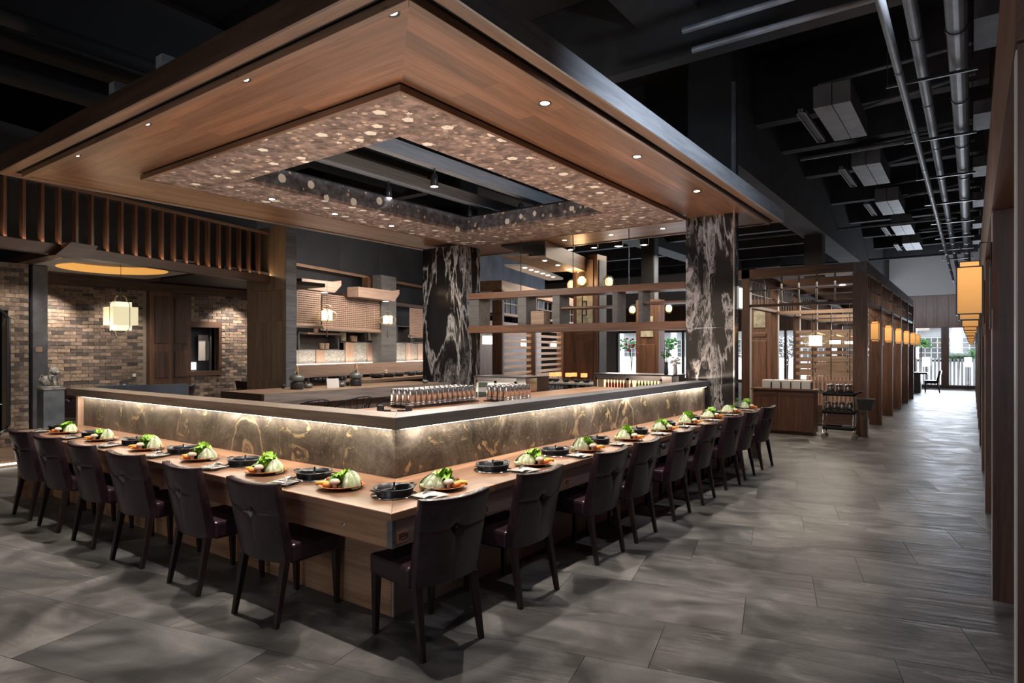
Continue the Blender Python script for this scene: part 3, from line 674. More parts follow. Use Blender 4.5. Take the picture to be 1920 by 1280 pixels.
def f_let(): m = MB(); curly(m, (0, 0, .012), 58, .052, 5); return m
def f_grn(): m = MB(); curly(m, (0, 0, .010), 48, .042, 9); return m
def f_car(): return MB().lathe([(0, 0), (.033, 0), (.035, .012), (.032, .024), (0, .025)], n=12)
def f_squ(): return MB().prism([(-.055, 0), (.055, 0), (.042, .030), (0, .046), (-.042, .030)], 0, .022)
def f_mus(): return MB().lathe([(0, 0), (.014, 0), (.013, .022), (.030, .026), (.034, .038), (.022, .052), (0, .056)], n=12)
def f_ham(): return MB().blob((0, 0, .022), .028, 10, 6, (1.2, .9, .8))
def f_pot():
    return MB().lathe([(.105, 0), (.116, .006), (.120, .040), (.127, .042), (.127, .046), (.116, .046), (.110, .016), (.10, .010), (0, .010)], n=30)
def f_div():
    return MB().grid(lambda u, v: (-.113 + .226 * u, .03 * math.sin((u - .5) * 6.28), .010 + .034 * v), 14, 2)
def f_hand(): return MB().tube([(.12, -.03, .034), (.15, -.025, .042), (.155, 0, .045), (.15, .025, .042), (.12, .03, .034)], .006, 6).tube([(-.12, -.03, .034), (-.15, -.025, .042), (-.155, 0, .045), (-.15, .025, .042), (-.12, .03, .034)], .006, 6)
def f_post(): return MB().tube([(0, 0, .03), (.006, .004, .072)], [.008, .006], 8)
def f_hob(): return MB().lathe([(.135, .0), (.142, .003), (.142, .005), (0, .005)], n=30)
def f_dish():
    m = MB(); b = len(m.v)
    def fn(u, v): x, y = (u - .5) * 2, (v - .5) * 2; return (x * .085, y * .085, .004 + .012 * max(abs(x), abs(y)) ** 3)
    m.grid(fn, 10, 10); m.grid(lambda u, v: ((u - .5) * .165, (.5 - v) * .165, .001), 2, 2); return m
def f_nap():
    def fn(u, v): x, y = (u - .5) * 2, (v - .5) * 2; return (x * .062 + .02 * y, y * .04 + .02 * x, .017 + .006 * math.sin(u * 5) * (1 - v))
    return MB().grid(fn, 6, 6)
def f_ladle():
    m = MB().lathe([(0, -.018), (.016, -.014), (.026, 0), (.027, .003), (.024, .002), (.014, -.010), (0, -.014)], c=(0, 0, .040), n=16)
    return m.tube([(.025, 0, .042), (.06, 0, .046), (.13, .0, .030), (.16, 0, .022)], .0028, 6)
def f_tongs(): return MB().tube([(0, 0, .022), (.08, .008, .034), (.15, .012, .026)], .0035, 6).tube([(0, .006, .022), (.07, .024, .032), (.14, .030, .024)], .0035, 6).tube([(0, 0, .022), (-.006, .003, .024), (0, .006, .022)], .004, 6)
def setting(px, py, kx, ky, dx, dy, rz, side, k):
    wh = '%s setting from the corner, %s arm' % (ORD[k] if k else 'first', side)
    rg = random.Random(k * 7 + (3 if side == 'left' else 0)); z = .761
    item('hob', 'induction_ring', 'chrome', f_hob, (kx, ky, z - .0005), rz, 'steel hob ring under the hotpot at the ' + wh, 'hob', 'hob rings in the bar top')
    item('pot', 'divided_hotpot', 'iron', f_pot, (kx, ky, z + .0048), rz + .4, 'black divided hotpot at the ' + wh, 'pot', 'divided hotpots', parts=[('divider', 'iron', f_div), ('handles', 'iron', f_hand), ('divider_post', 'iron', f_post)])
    item('dish', 'square_dish', 'linen', f_dish, (dx, dy, z), rz + .5, 'square grey side dish at the ' + wh, 'dish', 'square side dishes')
    item('nap', 'folded_napkin', 'paper', f_nap, (dx, dy, z), rz + .3, 'folded pale napkin on the dish, ' + wh, 'napkin', 'folded napkins')
    if side == 'left': item('ladle', 'soup_ladle', 'steel', f_ladle, (dx + .01, dy + .03, z), rz - .6, 'steel ladle on the napkin, ' + wh, 'ladle', 'steel ladles')
    item('tongs', 'serving_tongs', 'steel', f_tongs, (dx - .03, dy - .02, z), rz + .5 + rg.random() * .3, 'thin steel tongs on the napkin, ' + wh, 'tongs', 'steel tongs')
    item('plate', 'food_plate', 'plate', f_plate, (px, py, z), 0, 'round terracotta plate of raw vegetables at the ' + wh, 'plate', 'terracotta plates', True)
    sgn = 1
    # local frame: a along the counter away from the pot, b toward the kitchen side
    if side == 'right': A = (0, 1); Bv = (-1, 0)
    else: A = (1, 0); Bv = (0, 1)
    def at(a, b, zz=.011): return (px + A[0] * a + Bv[0] * b, py + A[1] * a + Bv[1] * b, z + zz)
    fl_ = -1 if side == 'right' else 1
    j = rg.uniform(-.01, .01)
    item('cab', 'napa_cabbage', 'cab', f_cab, at(.055 * fl_ + j, .03), rz + rg.uniform(-.4, .4) + (0 if side == 'left' else 0), 'pale napa cabbage half on the plate, ' + wh, 'cabbage', 'napa cabbages', scale=(.9, .9, 1.05 + rg.uniform(-.15, .22)))
    item('let', 'lettuce_bunch', 'lettuce', f_let, at(-.01 * fl_, .015, .03), rg.random() * 6, 'bright green curly lettuce on the plate, ' + wh, 'lettuce', 'lettuce bunches', scale=(1, 1, 1.25 + rg.uniform(-.25, .3)))
    item('grn', 'green_herbs', 'green', f_grn, at(-.035 * fl_ + j, -.012), rg.random() * 6, 'dark green leafy herbs on the plate, ' + wh, 'herbs', 'leafy herbs')
    item('car', 'carrot_slice', 'carrot', f_car, at(-.030 * fl_, -.082, .020), 0, 'orange carrot slice on the plate, ' + wh, 'carrot', 'carrot slices')
    item('squ', 'squash_wedge', 'squash', f_squ, at(-.085 * fl_, -.070, .018), rg.random(), 'yellow squash wedge on the plate, ' + wh, 'squash', 'squash wedges')
    item('mus', 'mushroom', 'mushroom', f_mus, at(.025 * fl_, -.075, .018), 0, 'pale mushroom at the plate rim, ' + wh, 'mushroom', 'mushrooms')
    item('ham', 'sausage_piece', 'ham', f_ham, at(-.098 * fl_, -.015, .018), rg.random(), 'dark sausage piece on the plate, ' + wh, 'sausage', 'sausage pieces')
PR = [(3.02, 2.71, 2.73), (4.06, 3.70, 3.73), (4.90, 4.57, 4.53), (5.74, 5.37, 5.30), (6.63, 6.25, 6.22), (7.40, 7.03, 7.0), (8.22, 7.85, 7.82), (9.02, 8.65, 8.62), (9.83, 9.45, 9.43)]
for k, (p, kk, d) in enumerate(PR): setting(-2.75, p, -2.87 - .03 * (k > 2), kk, -2.645, d + .06, R(60), 'right', k)
PL = [(-3.29, -3.70, -3.69), (-4.13, -4.56, -4.59), (-5.06, -5.52, -5.50), (-5.96, -6.40, -6.43), (-6.93, -7.33, -7.31), (-7.84, -8.22, -8.14)]
for k, (p, kk, d) in enumerate(PL): setting(p, 2.65, kk, 2.74, d, 2.50, R(-10), 'left', k)
#MARK2
# ------------------------------------------------------------ bricks
def brick_wall(pl, t0, t1, z0, z1, w, h, holes=(), limit=290, seed=1, nm='wall_left', depth=.3, clip=None):
    wl = struct(pl.root(bx(nm, 'mortar', t0, t1, .012, depth, z0, z1))) if not holes else None
    if holes:
        (a, b2, c, d) = holes[0]
        m = MB().box(t0, a, .012, depth, z0, z1).box(b2, t1, .012, depth, z0, z1).box(a, b2, .012, depth, z0, c).box(a, b2, .012, depth, d, z1)
        wl = struct(pl.root(m.build(nm, 'mortar')))
    rg = random.Random(seed); bm = MB().box(-w / 2 + .004, w / 2 - .004, 0, .02, -h / 2 + .004, h / 2 - .004); cells = []
    r = 0; z = z0 + h / 2
    while z < z1:
        t = t0 - (w / 2 if r % 2 else 0) + w / 2
        while t < t1:
            if t - w / 2 >= t0 - .01 and t + w / 2 <= t1 + .01 and not any(a - w * .3 < t < b2 + w * .3 and c - h * .3 < z < d + h * .3 for a, b2, c, d in holes): cells.append((t, z))
            t += w
        z += h; r += 1
    def seen(c):
        if not clip: return 0
        return 0 if (clip[0] < c[0] < clip[1] and clip[2] < c[1] < clip[3]) else 1
    cells.sort(key=lambda c: (seen(c), -c[1])); first = None
    for t, z in cells[:limit]:
        if first is None: first = bm.build('brick', 'brick', wl); o = first
        else: o = first.copy(); COL.objects.link(o)
        o.location = (t + rg.uniform(-.002, .002), rg.uniform(-.006, .004), z)
    if len(cells) > limit:
        m = MB()
        for t, z in cells[limit:]: m.box(t - w / 2 + .004, t + w / 2 - .004, rg.uniform(-.004, .004), .02, z - h / 2 + .004, z + h / 2 - .004, rg.random())
        m.build('brick_remainder', 'brick', wl)['kind'] = 'stuff'
    return wl
PL1 = Plane(-12, 0, 90); PL2 = Plane(-13.5, 0, 90)
brick_wall(PL1, 2.2, 3.56, .15, 3.0, .124, .066, holes=((2.3, 3.30, .38, 2.26),), seed=4, nm='wall_left')
m = MB().tube([(2.3, 0, .38), (3.20, 0, .38), (3.30, 0, .50), (3.30, 0, 2.14), (3.20, 0, 2.26), (2.3, 0, 2.26)], .028, 6)
gf = tag(PL1.root(m.build('opening_frame', 'iron')), 'dark metal frame round the chamfered opening at the far left brick wall', 'frame')
PL3 = Plane(-13.2, 0, 90)
brick_wall(PL3, 2.0, 3.4, .15, 3.0, .2, .066, limit=250, seed=8, nm='wall_back_brick')
brick_wall(PL2, 4.05, 5.98, .15, 3.02, .196, .066, limit=298, seed=5, nm='wall_left_brick', clip=(4, 6, 1.0, 3.1))
brick_wall(PL2, 6.86, 8.6, .15, 3.0, .196, .066, limit=298, holes=((6.87, 7.56, 1.14, 2.22),), seed=6, nm='wall_kitchen_brick', clip=(6.8, 8.45, .9, 3.1))
struct(bx('wall_partition', 'blackwall', -17, -13.55, 8.8, 9.0, 0, 3.6)); struct(bx('wall_alcove', 'blackwall', -17, -13.8, 3.4, 3.6, 0, 3.2))
pier = tag(bx('slate_pier', 'slate_pl', -12.3, -11.96, 3.60, 3.80, .0, 2.99, None, .004), 'dark slate pier between the two brick walls at far left', 'pier')
bx('room_plate', 'pink_x', -11.958, -11.945, 3.63, 3.72, 1.62, 1.70, pier)
plf = struct(bx('trim_1', 'oak_x', -13.5, -11.0, 1.5, 8.8, 0, .15)); bx('edge_light', 'glow_led', -11.0, -10.985, 1.5, 3.3, .03, .05, plf)
# alcove ceiling with oval lit recess
ac = struct(MB().prism([(-13.6, 5.9), (-10.45, 5.9), (-10.62, 6.86), (-11.42, 6.87), (-11.42, 8.75), (-13.6, 8.75)], 3.02, 3.1).build('ceiling_alcove', 'black'))
m = MB(); n = 40; cx, cy = -11.6, 4.62; b = 0
for j in range(n):
    a = 2 * math.pi * j / n; ca, sa_ = math.cos(a), math.sin(a); k = 1 / max(abs(ca), abs(sa_))
    m.v += [(cx + .80 * ca, cy + .80 * sa_, 3.0), (cx + 1.15 * ca * k, cy + 1.02 * sa_ * k, 3.0)]
for j in range(n): k = (j + 1) % n; m.f.append((2 * j, 2 * j + 1, 2 * k + 1, 2 * k))
pan = struct(m.build('ceiling_panel', 'plaster'))
m = MB(); 
for j in range(n): a = 2 * math.pi * j / n; m.v += [(cx + .8 * math.cos(a), cy + .8 * math.sin(a), 3.0), (cx + .8 * math.cos(a), cy + .8 * math.sin(a), 3.13)]
for j in range(n): k = (j + 1) % n; m.f.append((2 * j, 2 * k, 2 * k + 1, 2 * j + 1))
m.build('lit_recess', 'glow_oval', pan); bx('recess_top', 'plaster', cx - .9, cx + .9, cy - .9, cy + .9, 3.131, 3.16, pan)
MB().box(-13.6, -12.76, 3.4, 5.9, 3.0, 3.1).box(-12.76, -10.3, 3.4, 3.59, 3.0, 3.1).box(-13.5, -13.3, 3.8, 8.7, 2.84, 3.0).build('crown_beam', 'dark_y', ac)
# panelled doors
for k, (a, b2, dp, lab) in enumerate(((5.98, 6.42, .14, 'dark panelled timber door leaf left of the brick niche, nearer one'), (6.425, 6.86, .04, 'dark panelled timber door leaf left of the brick niche, farther one'))):
    t = PL2.root(thing('panelled_door', lab, 'door', group='panelled timber leaves'))
    bx('leaf', 'red_z' if k == 0 else 'dark_z', a, b2, -dp, .05, .15, 2.84, t)
    for z0, z1 in ((.35, .95), (1.08, 1.62), (1.78, 2.74)):
        bx('raised_panel', 'dark_z', a + .09, b2 - .07, -dp - .018, -dp, z0, z1, t, .01)
# window frame with view
wf = PL2.root(thing('interior_window', 'timber framed interior window in the brick wall showing pale panels', 'window'))
W0 = PL2.hit(341, 640)[0]; W1 = PL2.hit(414, 640)[0]
for q in ((W0, W1, 2.14, 2.26), (W0, W1, 1.10, 1.20), (W0, W0 + .07, 1.2, 2.14), (W1 - .07, W1, 1.2, 2.14)): bx('frame', 'dark_x', q[0], q[1], -.05, .1, q[2], q[3], wf)
bx('back_panel', 'slate_pl', W0, W1, .42, .45, 1.0, 2.3, wf)
bx('hanging_panel', 'plaster', W0 + .46, W0 + .68, .2, .22, 1.42, 1.98, wf); bx('lit_panel', 'glow_lampw', W0 + .30, W0 + .46, .3, .32, 1.22, 1.38, wf).active_material; bx('dark_mullion', 'black', W0 + .66, W0 + .70, .1, .14, 1.2, 2.14, wf)
# timber-clad column
tc_ = thing('timber_column', 'broad timber-clad column between brick niche and open kitchen', 'column')
for z0, z1 in ((0, 1.1), (1.103, 2.18), (2.183, 2.76), (2.763, 3.95)):
    bx('front_board', 'oak_z', -11.37, -10.14, 6.88, 6.92, z0, z1, tc_); bx('side_board', 'grey_y', -10.139, -10.1, 6.88, 7.10, z0, z1, tc_)
bx('core', 'dark_z', -11.33, -10.145, 6.921, 7.08, 0, 3.94, tc_)
# slatted header screen
PS = Plane(-10.6, 6.9, 103.6)
ss = PS.root(thing('slatted_screen', 'high header screen of vertical timber slats lit from below at left', 'screen'))
bx('bottom_beam', 'dark_x', -5.4, .15, 0, .14, 2.90, 3.04, ss); bx('top_rail', 'frame_x', -5.4, .15, 0, .05, 3.80, 3.84, ss)
for px in (-25, 9, 45, 79.5, 112, 144, 173, 201.5, 229, 255, 280.5, 304.5, 327.5, 350, 371.5, 391.5, 412, 431, 450, 468, 486):
    t = PS.hit(px, 480, -.03)[0]; bx('slat', 'red_z', t - .018, t + .018, .02, .10, 3.041, 3.80, ss)
bx('back_board', 'black', -5.4, .15, .50, .52, 3.04, 4.6, ss)
lo = light('AREA', 'slat_lamp', (0, 0, 0), 11, (1, .62, .34), size=5.2, sy=.03); lo.parent = ss; lo.location = (-2.6, .012, 3.045); lo.rotation_euler = (R(180 + 22), 0, 0)
bt = PS.hit(122, 470)[0]
MB().prism_y([(bt - .22, 2.87), (bt + .20, 2.87), (bt + .34, 3.07), (bt - .02, 3.07)], -.16, .02).build('beam_end', 'dark_x', ss)
# pendant lantern in alcove
pl_ = thing('pendant_lantern', 'cream fabric pendant lantern with metal loops in front of the brick wall', 'lantern', (-11.44, 4.66, 2.21))
bx('shade', 'glow_cream', -.19, .19, -.19, .19, -.15, .15, pl_); bx('inner_shade', 'glow_cream2', -.12, .12, -.12, .12, -.235, .235, pl_)
m = MB()
for a in range(4):
    c_, s_ = math.cos(a * math.pi / 2 + .3), math.sin(a * math.pi / 2 + .3)
    m.tube([(.05 * c_, .05 * s_, .34), (.10 * c_, .10 * s_, .32), (.12 * c_, .12 * s_, .25), (.17 * c_, .17 * s_, .23), (.20 * c_, .20 * s_, .19), (.20 * c_, .20 * s_, -.19), (.17 * c_, .17 * s_, -.23), (.12 * c_, .12 * s_, -.25), (.10 * c_, .10 * s_, -.32), (.05 * c_, .05 * s_, -.34)], .006, 6)
m.build('metal_frame', 'goldm', pl_, smooth=True); MB().tube([(0, 0, .235), (0, 0, .92)], .004, 6).build('cord', 'iron', pl_)
light('POINT', 'lantern_lamp', (-11.44, 4.3, 2.0), 8, WARM, size=.15)
# lion on pedestal
pd = thing('pedestal', 'square grey-blue stone pedestal beside the left end of the bar', 'pedestal', (-10.84, 3.48, 0))
bx('shaft', 'greystone', -.13, .13, -.13, .13, 0, 1.08, pd, .004); bx('cap', 'stonegrey', -.14, .14, -.14, .14, 1.08, 1.10, pd)
li = thing('stone_lion', 'small carved grey stone guardian lion on the pedestal', 'statue', (-10.84, 3.48, 1.1), R(-50))
rg = random.Random(5)
m = MB().box(-.10, .10, -.12, .12, 0, .025).blob((0, -.05, .10), .085, 12, 8, (1, 1.05, .95), .004, rg).blob((0, .02, .15), .068, 12, 8, (1, .85, 1.15), .004, rg)
m.build('body', 'stonegrey', li, smooth=True)
h = MB().blob((0, .05, .245), .062, 12, 8, (1.05, 1, .9), .004, rg).blob((0, .105, .225), .032, 8, 6, (1.2, .9, .8), .003, rg).build('head', 'stonegrey', li, smooth=True)
m = MB()
for i in range(14):
    a = i / 14 * 6.28; m.blob((.058 * math.cos(a), .025 + .01 * math.sin(3 * a), .245 + .058 * math.sin(a)), .018, 6, 4)
m.build('mane', 'stonegrey', h, smooth=True)
for sx in (-1, 1):
    MB().tube([(sx * .045, .06, .17), (sx * .05, .085, .09), (sx * .05, .09, .03), (sx * .05, .115, .03)], [.026, .022, .022, .018], 8).build('leg', 'stonegrey', li, smooth=True)
MB().tube([(0, -.12, .06), (0, -.15, .12), (0, -.12, .18), (.02, -.09, .17)], [.022, .024, .018, .01], 8).build('tail', 'stonegrey', li, smooth=True)
# alcove tables and seats
bq = thing('banquette', 'low blue-grey banquette back in front of the brick alcove', 'bench', (-10.95, 4.8, 0), math.atan2(1.07, .73))
bx('back', 'bluegrey', -.65, .65, -.05, .12, .15, 1.08, bq, .01); bx('seat', 'dark_x', -.65, .65, .12, .55, .15, .6, bq)
for k, (x, y, r) in enumerate(((-12.5, 4.3, 1.2), (-11.9, 5.75, 2.3), (-12.3, 7.6, .4))):
    dup(ch0, (x, y, .15), r, ['dark dining chair half hidden behind the stone pedestal', 'dark dining chair in front of the panelled doors', 'dark dining chair below the brick wall beside the timber column'][k], 'dark chairs in the brick alcove')
at_ = thing('alcove_table', 'dark table set with crockery along the brick alcove wall', 'table', (-12.9, 5.0, .15))
bx('tabletop', 'dark_y', -.35, .35, -.9, .9, .72, .76, at_); bx('pedestal_base', 'iron', -.1, .1, -.3, .3, 0, .72, at_)
bx('wall_switch', 'white', -13.48, -13.46, 5.70, 5.76, 1.12, 1.18); bpy.data.objects['wall_switch']['label'] = 'small white switch plate on the brick wall by the door'; bpy.data.objects['wall_switch']['category'] = 'switch'
st = thing('table_stand', 'small patterned dark card stand on the alcove table', 'stand', (-12.75, 5.25, .91), R(90)); bx('card', 'slate_pl', -.07, .07, -.01, .01, 0, .17, st); bx('card_centre', 'white', -.025, .025, -.014, -.0101, .06, .11, st)

# ------------------------------------------------------------ open kitchen
K = Plane(-13.45, 9.5, 103.6)
def Kh(px, py, off=0): return K.hit(px, py, off)
kw = struct(K.root(bx('wall_kitchen', 'blackwall', -1.6, 9, .5, .8, 0, 6.2)))
for a, b2 in ((-1.6, 2.2), (2.205, 4.1), (4.105, 9)): bx('wall_panel', 'blackwall', a, b2, .46, .5, 3.9, 6.2, kw)
kf = K.root(thing('kitchen_unit', 'open kitchen unit with lit splashback boards and shelf niches', 'kitchen unit'))
bx('ledge', 'frame_x', -1.5, 9, 0, .5, 3.74, 3.80, kf); bx('ledge_led', 'glow_sconce', -1.5, 9, -.004, 0, 3.725, 3.738, kf).data.materials[0] = M['pink_x']
bx('lower_ledge', 'dark_x', -1.5, 9, -.1, .46, 3.02, 3.12, kf)
SL = K.root(tag(bx('kitchen_bar_slab', 'pink_x', -1.5, 9, -1.1, -.6, 1.02, 1.30, None, .003), 'thick timber bar slab running along the open kitchen', 'counter'))
bx('slab_support', 'dark_x', -1.4, 8.9, -.95, -.75, 0, 1.02, SL)
bds = [(560, 591, 's', 656), (591.5, 607, 'w', 656), (607.5, 646.5, 's', 656), (647, 662, 'w', 642), (662.5, 687, 's', 642), (687.5, 707, 'w', 642), (707.5, 714, 's', 642), (744, 760, 's', 643), (760.5, 773, 'w', 643), (773.5, 782, 's', 644), (782.5, 793, 'w', 644)]
bds = [(530, 559.5, 's', 656)] + bds
for a, b2, k_, yt in bds:
    ta, tb2 = Kh(a, 660)[0], Kh(b2, 660)[0]; zt = Kh((a + b2) / 2, yt)[1]
    bx('splash_board', 'pink_z' if k_ == 'w' else 'stonegrey', ta, tb2, 0 if k_ == 's' else -.03, .06, 1.28, zt, kf)
bx('splash_led', 'glow_led', -1.4, 7.5, -.10, -.08, 1.28, 1.30, kf)
lo = light('AREA', 'splash_lamp', (0, 0, 0), 30, (1, .9, .78), size=8, sy=.04); lo.parent = kf; lo.location = (3, -.12, 1.31); lo.rotation_euler = (R(180 + 15), 0, 0)
def niche(a, b2, yt, yb, nm='shelf_niche'):
    ta, tb2 = Kh(a, 640)[0], Kh(b2, 640)[0]; z0 = Kh((a + b2) / 2, yb)[1]; z1 = Kh((a + b2) / 2, yt)[1]
    m = MB().box(ta, tb2, .35, .38, z0, z1).box(ta, tb2, 0, .38, z0 - .02, z0 + .01).box(ta, tb2, 0, .38, z1 - .02, z1).box(ta, ta + .03, 0, .38, z0, z1).box(tb2 - .03, tb2, 0, .38, z0, z1)
    m.build(nm, 'grey_x', kf); return ta, tb2, z0, z1
niche(560, 636, 624, 655); niche(638, 687, 622, 641); niche(688, 712, 622, 641); niche(744, 771, 611, 642); niche(772, 795, 611, 642)
bx('shelf_board', 'pink_x', Kh(570, 624)[0], Kh(637, 624)[0], -.12, .3, Kh(600, 627)[1], Kh(600, 624)[1], kf)
kp = K.root(thing('kitchen_post', 'grey timber post in the open kitchen front', 'post')); a, b2 = Kh(715, 600, .5)[0], Kh(743, 600, .5)[0]
bx('shaft', 'grey_x', a, b2, -.5, -.2, 1.0, 3.8, kp)
kp = K.root(thing('kitchen_post', 'short reddish timber strut under the upper kitchen ledge', 'post')); a, b2 = Kh(690, 600, .1)[0], Kh(700, 600, .1)[0]
bx('shaft', 'red_z', a, b2, -.1, .1, 3.1, 3.74, kp)
def eave(pa, pb, yt, yb, lab):
    off = .9; a, b2 = Kh(pa, yt, off)[0], Kh(pb, yt, off)[0]; zt = Kh(pb, yt, off)[1]; zb = Kh(pb, yb, off)[1]
    t = K.root(thing('kitchen_eave', lab, 'eave', group='small timber eaves over the kitchen'))
    MB().prism_y([(a, zb), (b2 - .25, zb), (b2, zt - .12), (b2, zt), (b2 - .35, zt - .06), (a, zt - .09)], -off, -off + .35).build('fascia', 'pink_x', t)
    bx('soffit', 'dark_x', a, b2 - .2, -off + .35, 0, zb + .02, zb + .10, t)
    MB().lathe([(.09, 0), (.07, .01), (0, .012)], n=16).build('soffit_light', 'glow_lampw', t, loc=(b2 - .4, -off + .2, zb - .012))
eave(566, 640, 526, 550, 'upturned timber eave over the left kitchen blind'); eave(672, 749, 543, 566, 'upturned timber eave over the right kitchen blind')
def blind(pa, pb, yt, yb, off, lab):
    a, b2 = Kh(pa, yt, off)[0], Kh(pb, yt, off)[0]; zt = Kh(pb, yt, off)[1]; zb = Kh(pb, yb, off)[1]
    t = K.root(thing('bamboo_blind', lab, 'blind', group='half-lowered bamboo blinds')); m = MB(); z = zb + .04
    while z < zt: m.box(a, b2, -off, -off + .008, z, z + .034); z += .05
    m.build('reed_slats', 'blind', t)['kind'] = 'stuff'
    m = MB(); x = a + .03
    while x < b2: m.box(x, x + .008, -off - .004, -off + .012, zb + .03, zt); x += .085
    m.build('cords', 'pink_z', t)['kind'] = 'stuff'
    MB().tube([(a, -off, zb), (b2, -off, zb)], .05, 10).build('bottom_roll', 'pink_x', t, smooth=True)
blind(540, 602, 549, 612, .85, 'half-lowered bamboo blind at the left of the kitchen'); blind(604, 715, 565, 621, .45, 'wide half-lowered bamboo blind in the middle of the kitchen'); blind(768, 795, 580, 631, .45, 'narrow bamboo blind beside the marble column')
def klant(px, py, off, lab, s=1.0):
    t_, z_ = Kh(px, py, off); x = K.o[0] + K.u[0] * t_ + K.n[0] * off; y = K.o[1] + K.u[1] * t_ + K.n[1] * off
    t = thing('oval_lantern', lab, 'lantern', (x, y, z_), R(60)); 
    MB().box(-.11 * s, .11 * s, -.11 * s, .11 * s, -.10 * s, .12 * s).build('shade', 'glow_white', t).data.materials[0] = M['glow_lantern']
    m = MB()
    for a in (0, math.pi / 2):
        m.tube([((.23 * math.cos(i / 24 * 6.283) * math.cos(a)) * s, (.23 * math.cos(i / 24 * 6.283) * math.sin(a)) * s, .14 * math.sin(i / 24 * 6.283) * s) for i in range(24)], .010, 6, closed=True)
    m.tube([(.10 * math.cos(i / 16 * 6.283) * s, 0, (.20 + .06 * math.sin(i / 16 * 6.283)) * s) for i in range(16)], .005, 6, closed=True)
    m.build('wire_frame', 'goldm', t); MB().tube([(0, 0, .2 * s), (0, 0, .85)], .004, 6).build('cord', 'iron', t)
    MB().tube([(0, 0, -.13 * s), (0, 0, -.32 * s)], .004, 6).lathe([(.01, -.5 * s), (.02, -.48 * s), (.012, -.32 * s), (0, -.31 * s)], n=8).build('tassel', 'dark_z', t)
klant(613, 592, 1.1, 'glowing oval wire lantern hanging left in the kitchen'); klant(727, 600, .8, 'glowing oval wire lantern hanging before the grey post')
# tubs and jars on kitchen shelves
def tub(px, py, off, r, h_, mat, lab, nm='wooden_tub', cat='tub', grp='wooden tubs on the kitchen shelves'):
    t_, z_ = Kh(px, py, off); x = K.o[0] + K.u[0] * t_ + K.n[0] * off; y = K.o[1] + K.u[1] * t_ + K.n[1] * off
    t = MB().lathe([(r * .9, 0), (r, h_), (r * .9, h_), (r * .8, .02), (0, .02)], n=14).build(nm, mat, None, (x, y, z_), smooth=False)
    tag(t, lab, cat, grp); return t
tub(603, 654, .0, .075, .15, 'oak_x', 'wooden tub on the lower left kitchen shelf, left one'); tub(612, 654, .0, .075, .15, 'oak_x', 'wooden tub on the lower left kitchen shelf, right one')
tub(592, 623.5, .1, .07, .12, 'oak_x', 'wooden tub under the left kitchen blind'); tub(662, 640, .0, .12, .16, 'oak_x', 'wide wooden tub with a ladle in the middle shelf niche')
for k, (px, nm) in enumerate(((644, 'left'), (695, 'right'))):
    t_, z_ = Kh(px, 640, .05); x = K.o[0] + K.u[0] * t_ + K.n[0] * .05; y = K.o[1] + K.u[1] * t_ + K.n[1] * .05
    tag(MB().box(-.05, .05, -.05, .05, 0, .22).build('paper_lamp', 'mosaic', None, (x, y, z_ + .02)), 'small patterned box in the %s kitchen niche' % nm, 'box', 'boxes in the kitchen niches')
kt = K.root(tag(bx('kitchen_table', 'oak_x', -1.5, 8, -2.5, -1.6, .92, .98), 'long narrow table set with dark pots before the kitchen bar', 'table')); bx('base', 'dark_x', -1.3, 7.8, -2.2, -1.9, 0, .92, kt)
pot0 = None
for k, (px, w_) in enumerate(((590, .14), (606, .10), (640, .12), (668, .12), (707, .17), (728, .17), (748, .14), (771, .12), (786, .13))):
    t_ = Kh(px, 706, 2.05)[0]; x = K.o[0] + K.u[0] * t_ + K.n[0] * 2.05; y = K.o[1] + K.u[1] * t_ + K.n[1] * 2.05
    o = MB().lathe([(w_ * .7, 0), (w_, .04), (w_ * 1.02, .10), (w_ * .95, .10), (w_ * .8, .03), (0, .03)], n=16).build('black_bowl', 'iron', None, (x, y, .981), smooth=True)
    tag(o, 'dark bowl on the long table before the kitchen, %s from the left' % ORD[k].replace('nearest', 'first'), 'bowl', 'dark bowls before the kitchen')
for k, px in enumerate((660, 723)):
    t_ = Kh(px, 706, 1.8)[0]; x = K.o[0] + K.u[0] * t_ + K.n[0] * 1.8; y = K.o[1] + K.u[1] * t_ + K.n[1] * 1.8
    o = MB().lathe([(.05, 0), (.055, .08), (.03, .13), (.045, .15), (.045, .17), (0, .17)], n=14).build('lidded_jar', 'mushroom', None, (x, y, .981), smooth=True); tag(o, 'pale lidded jar among the dark bowls, %s one' % ('left', 'right')[k], 'jar', 'pale lidded jars')

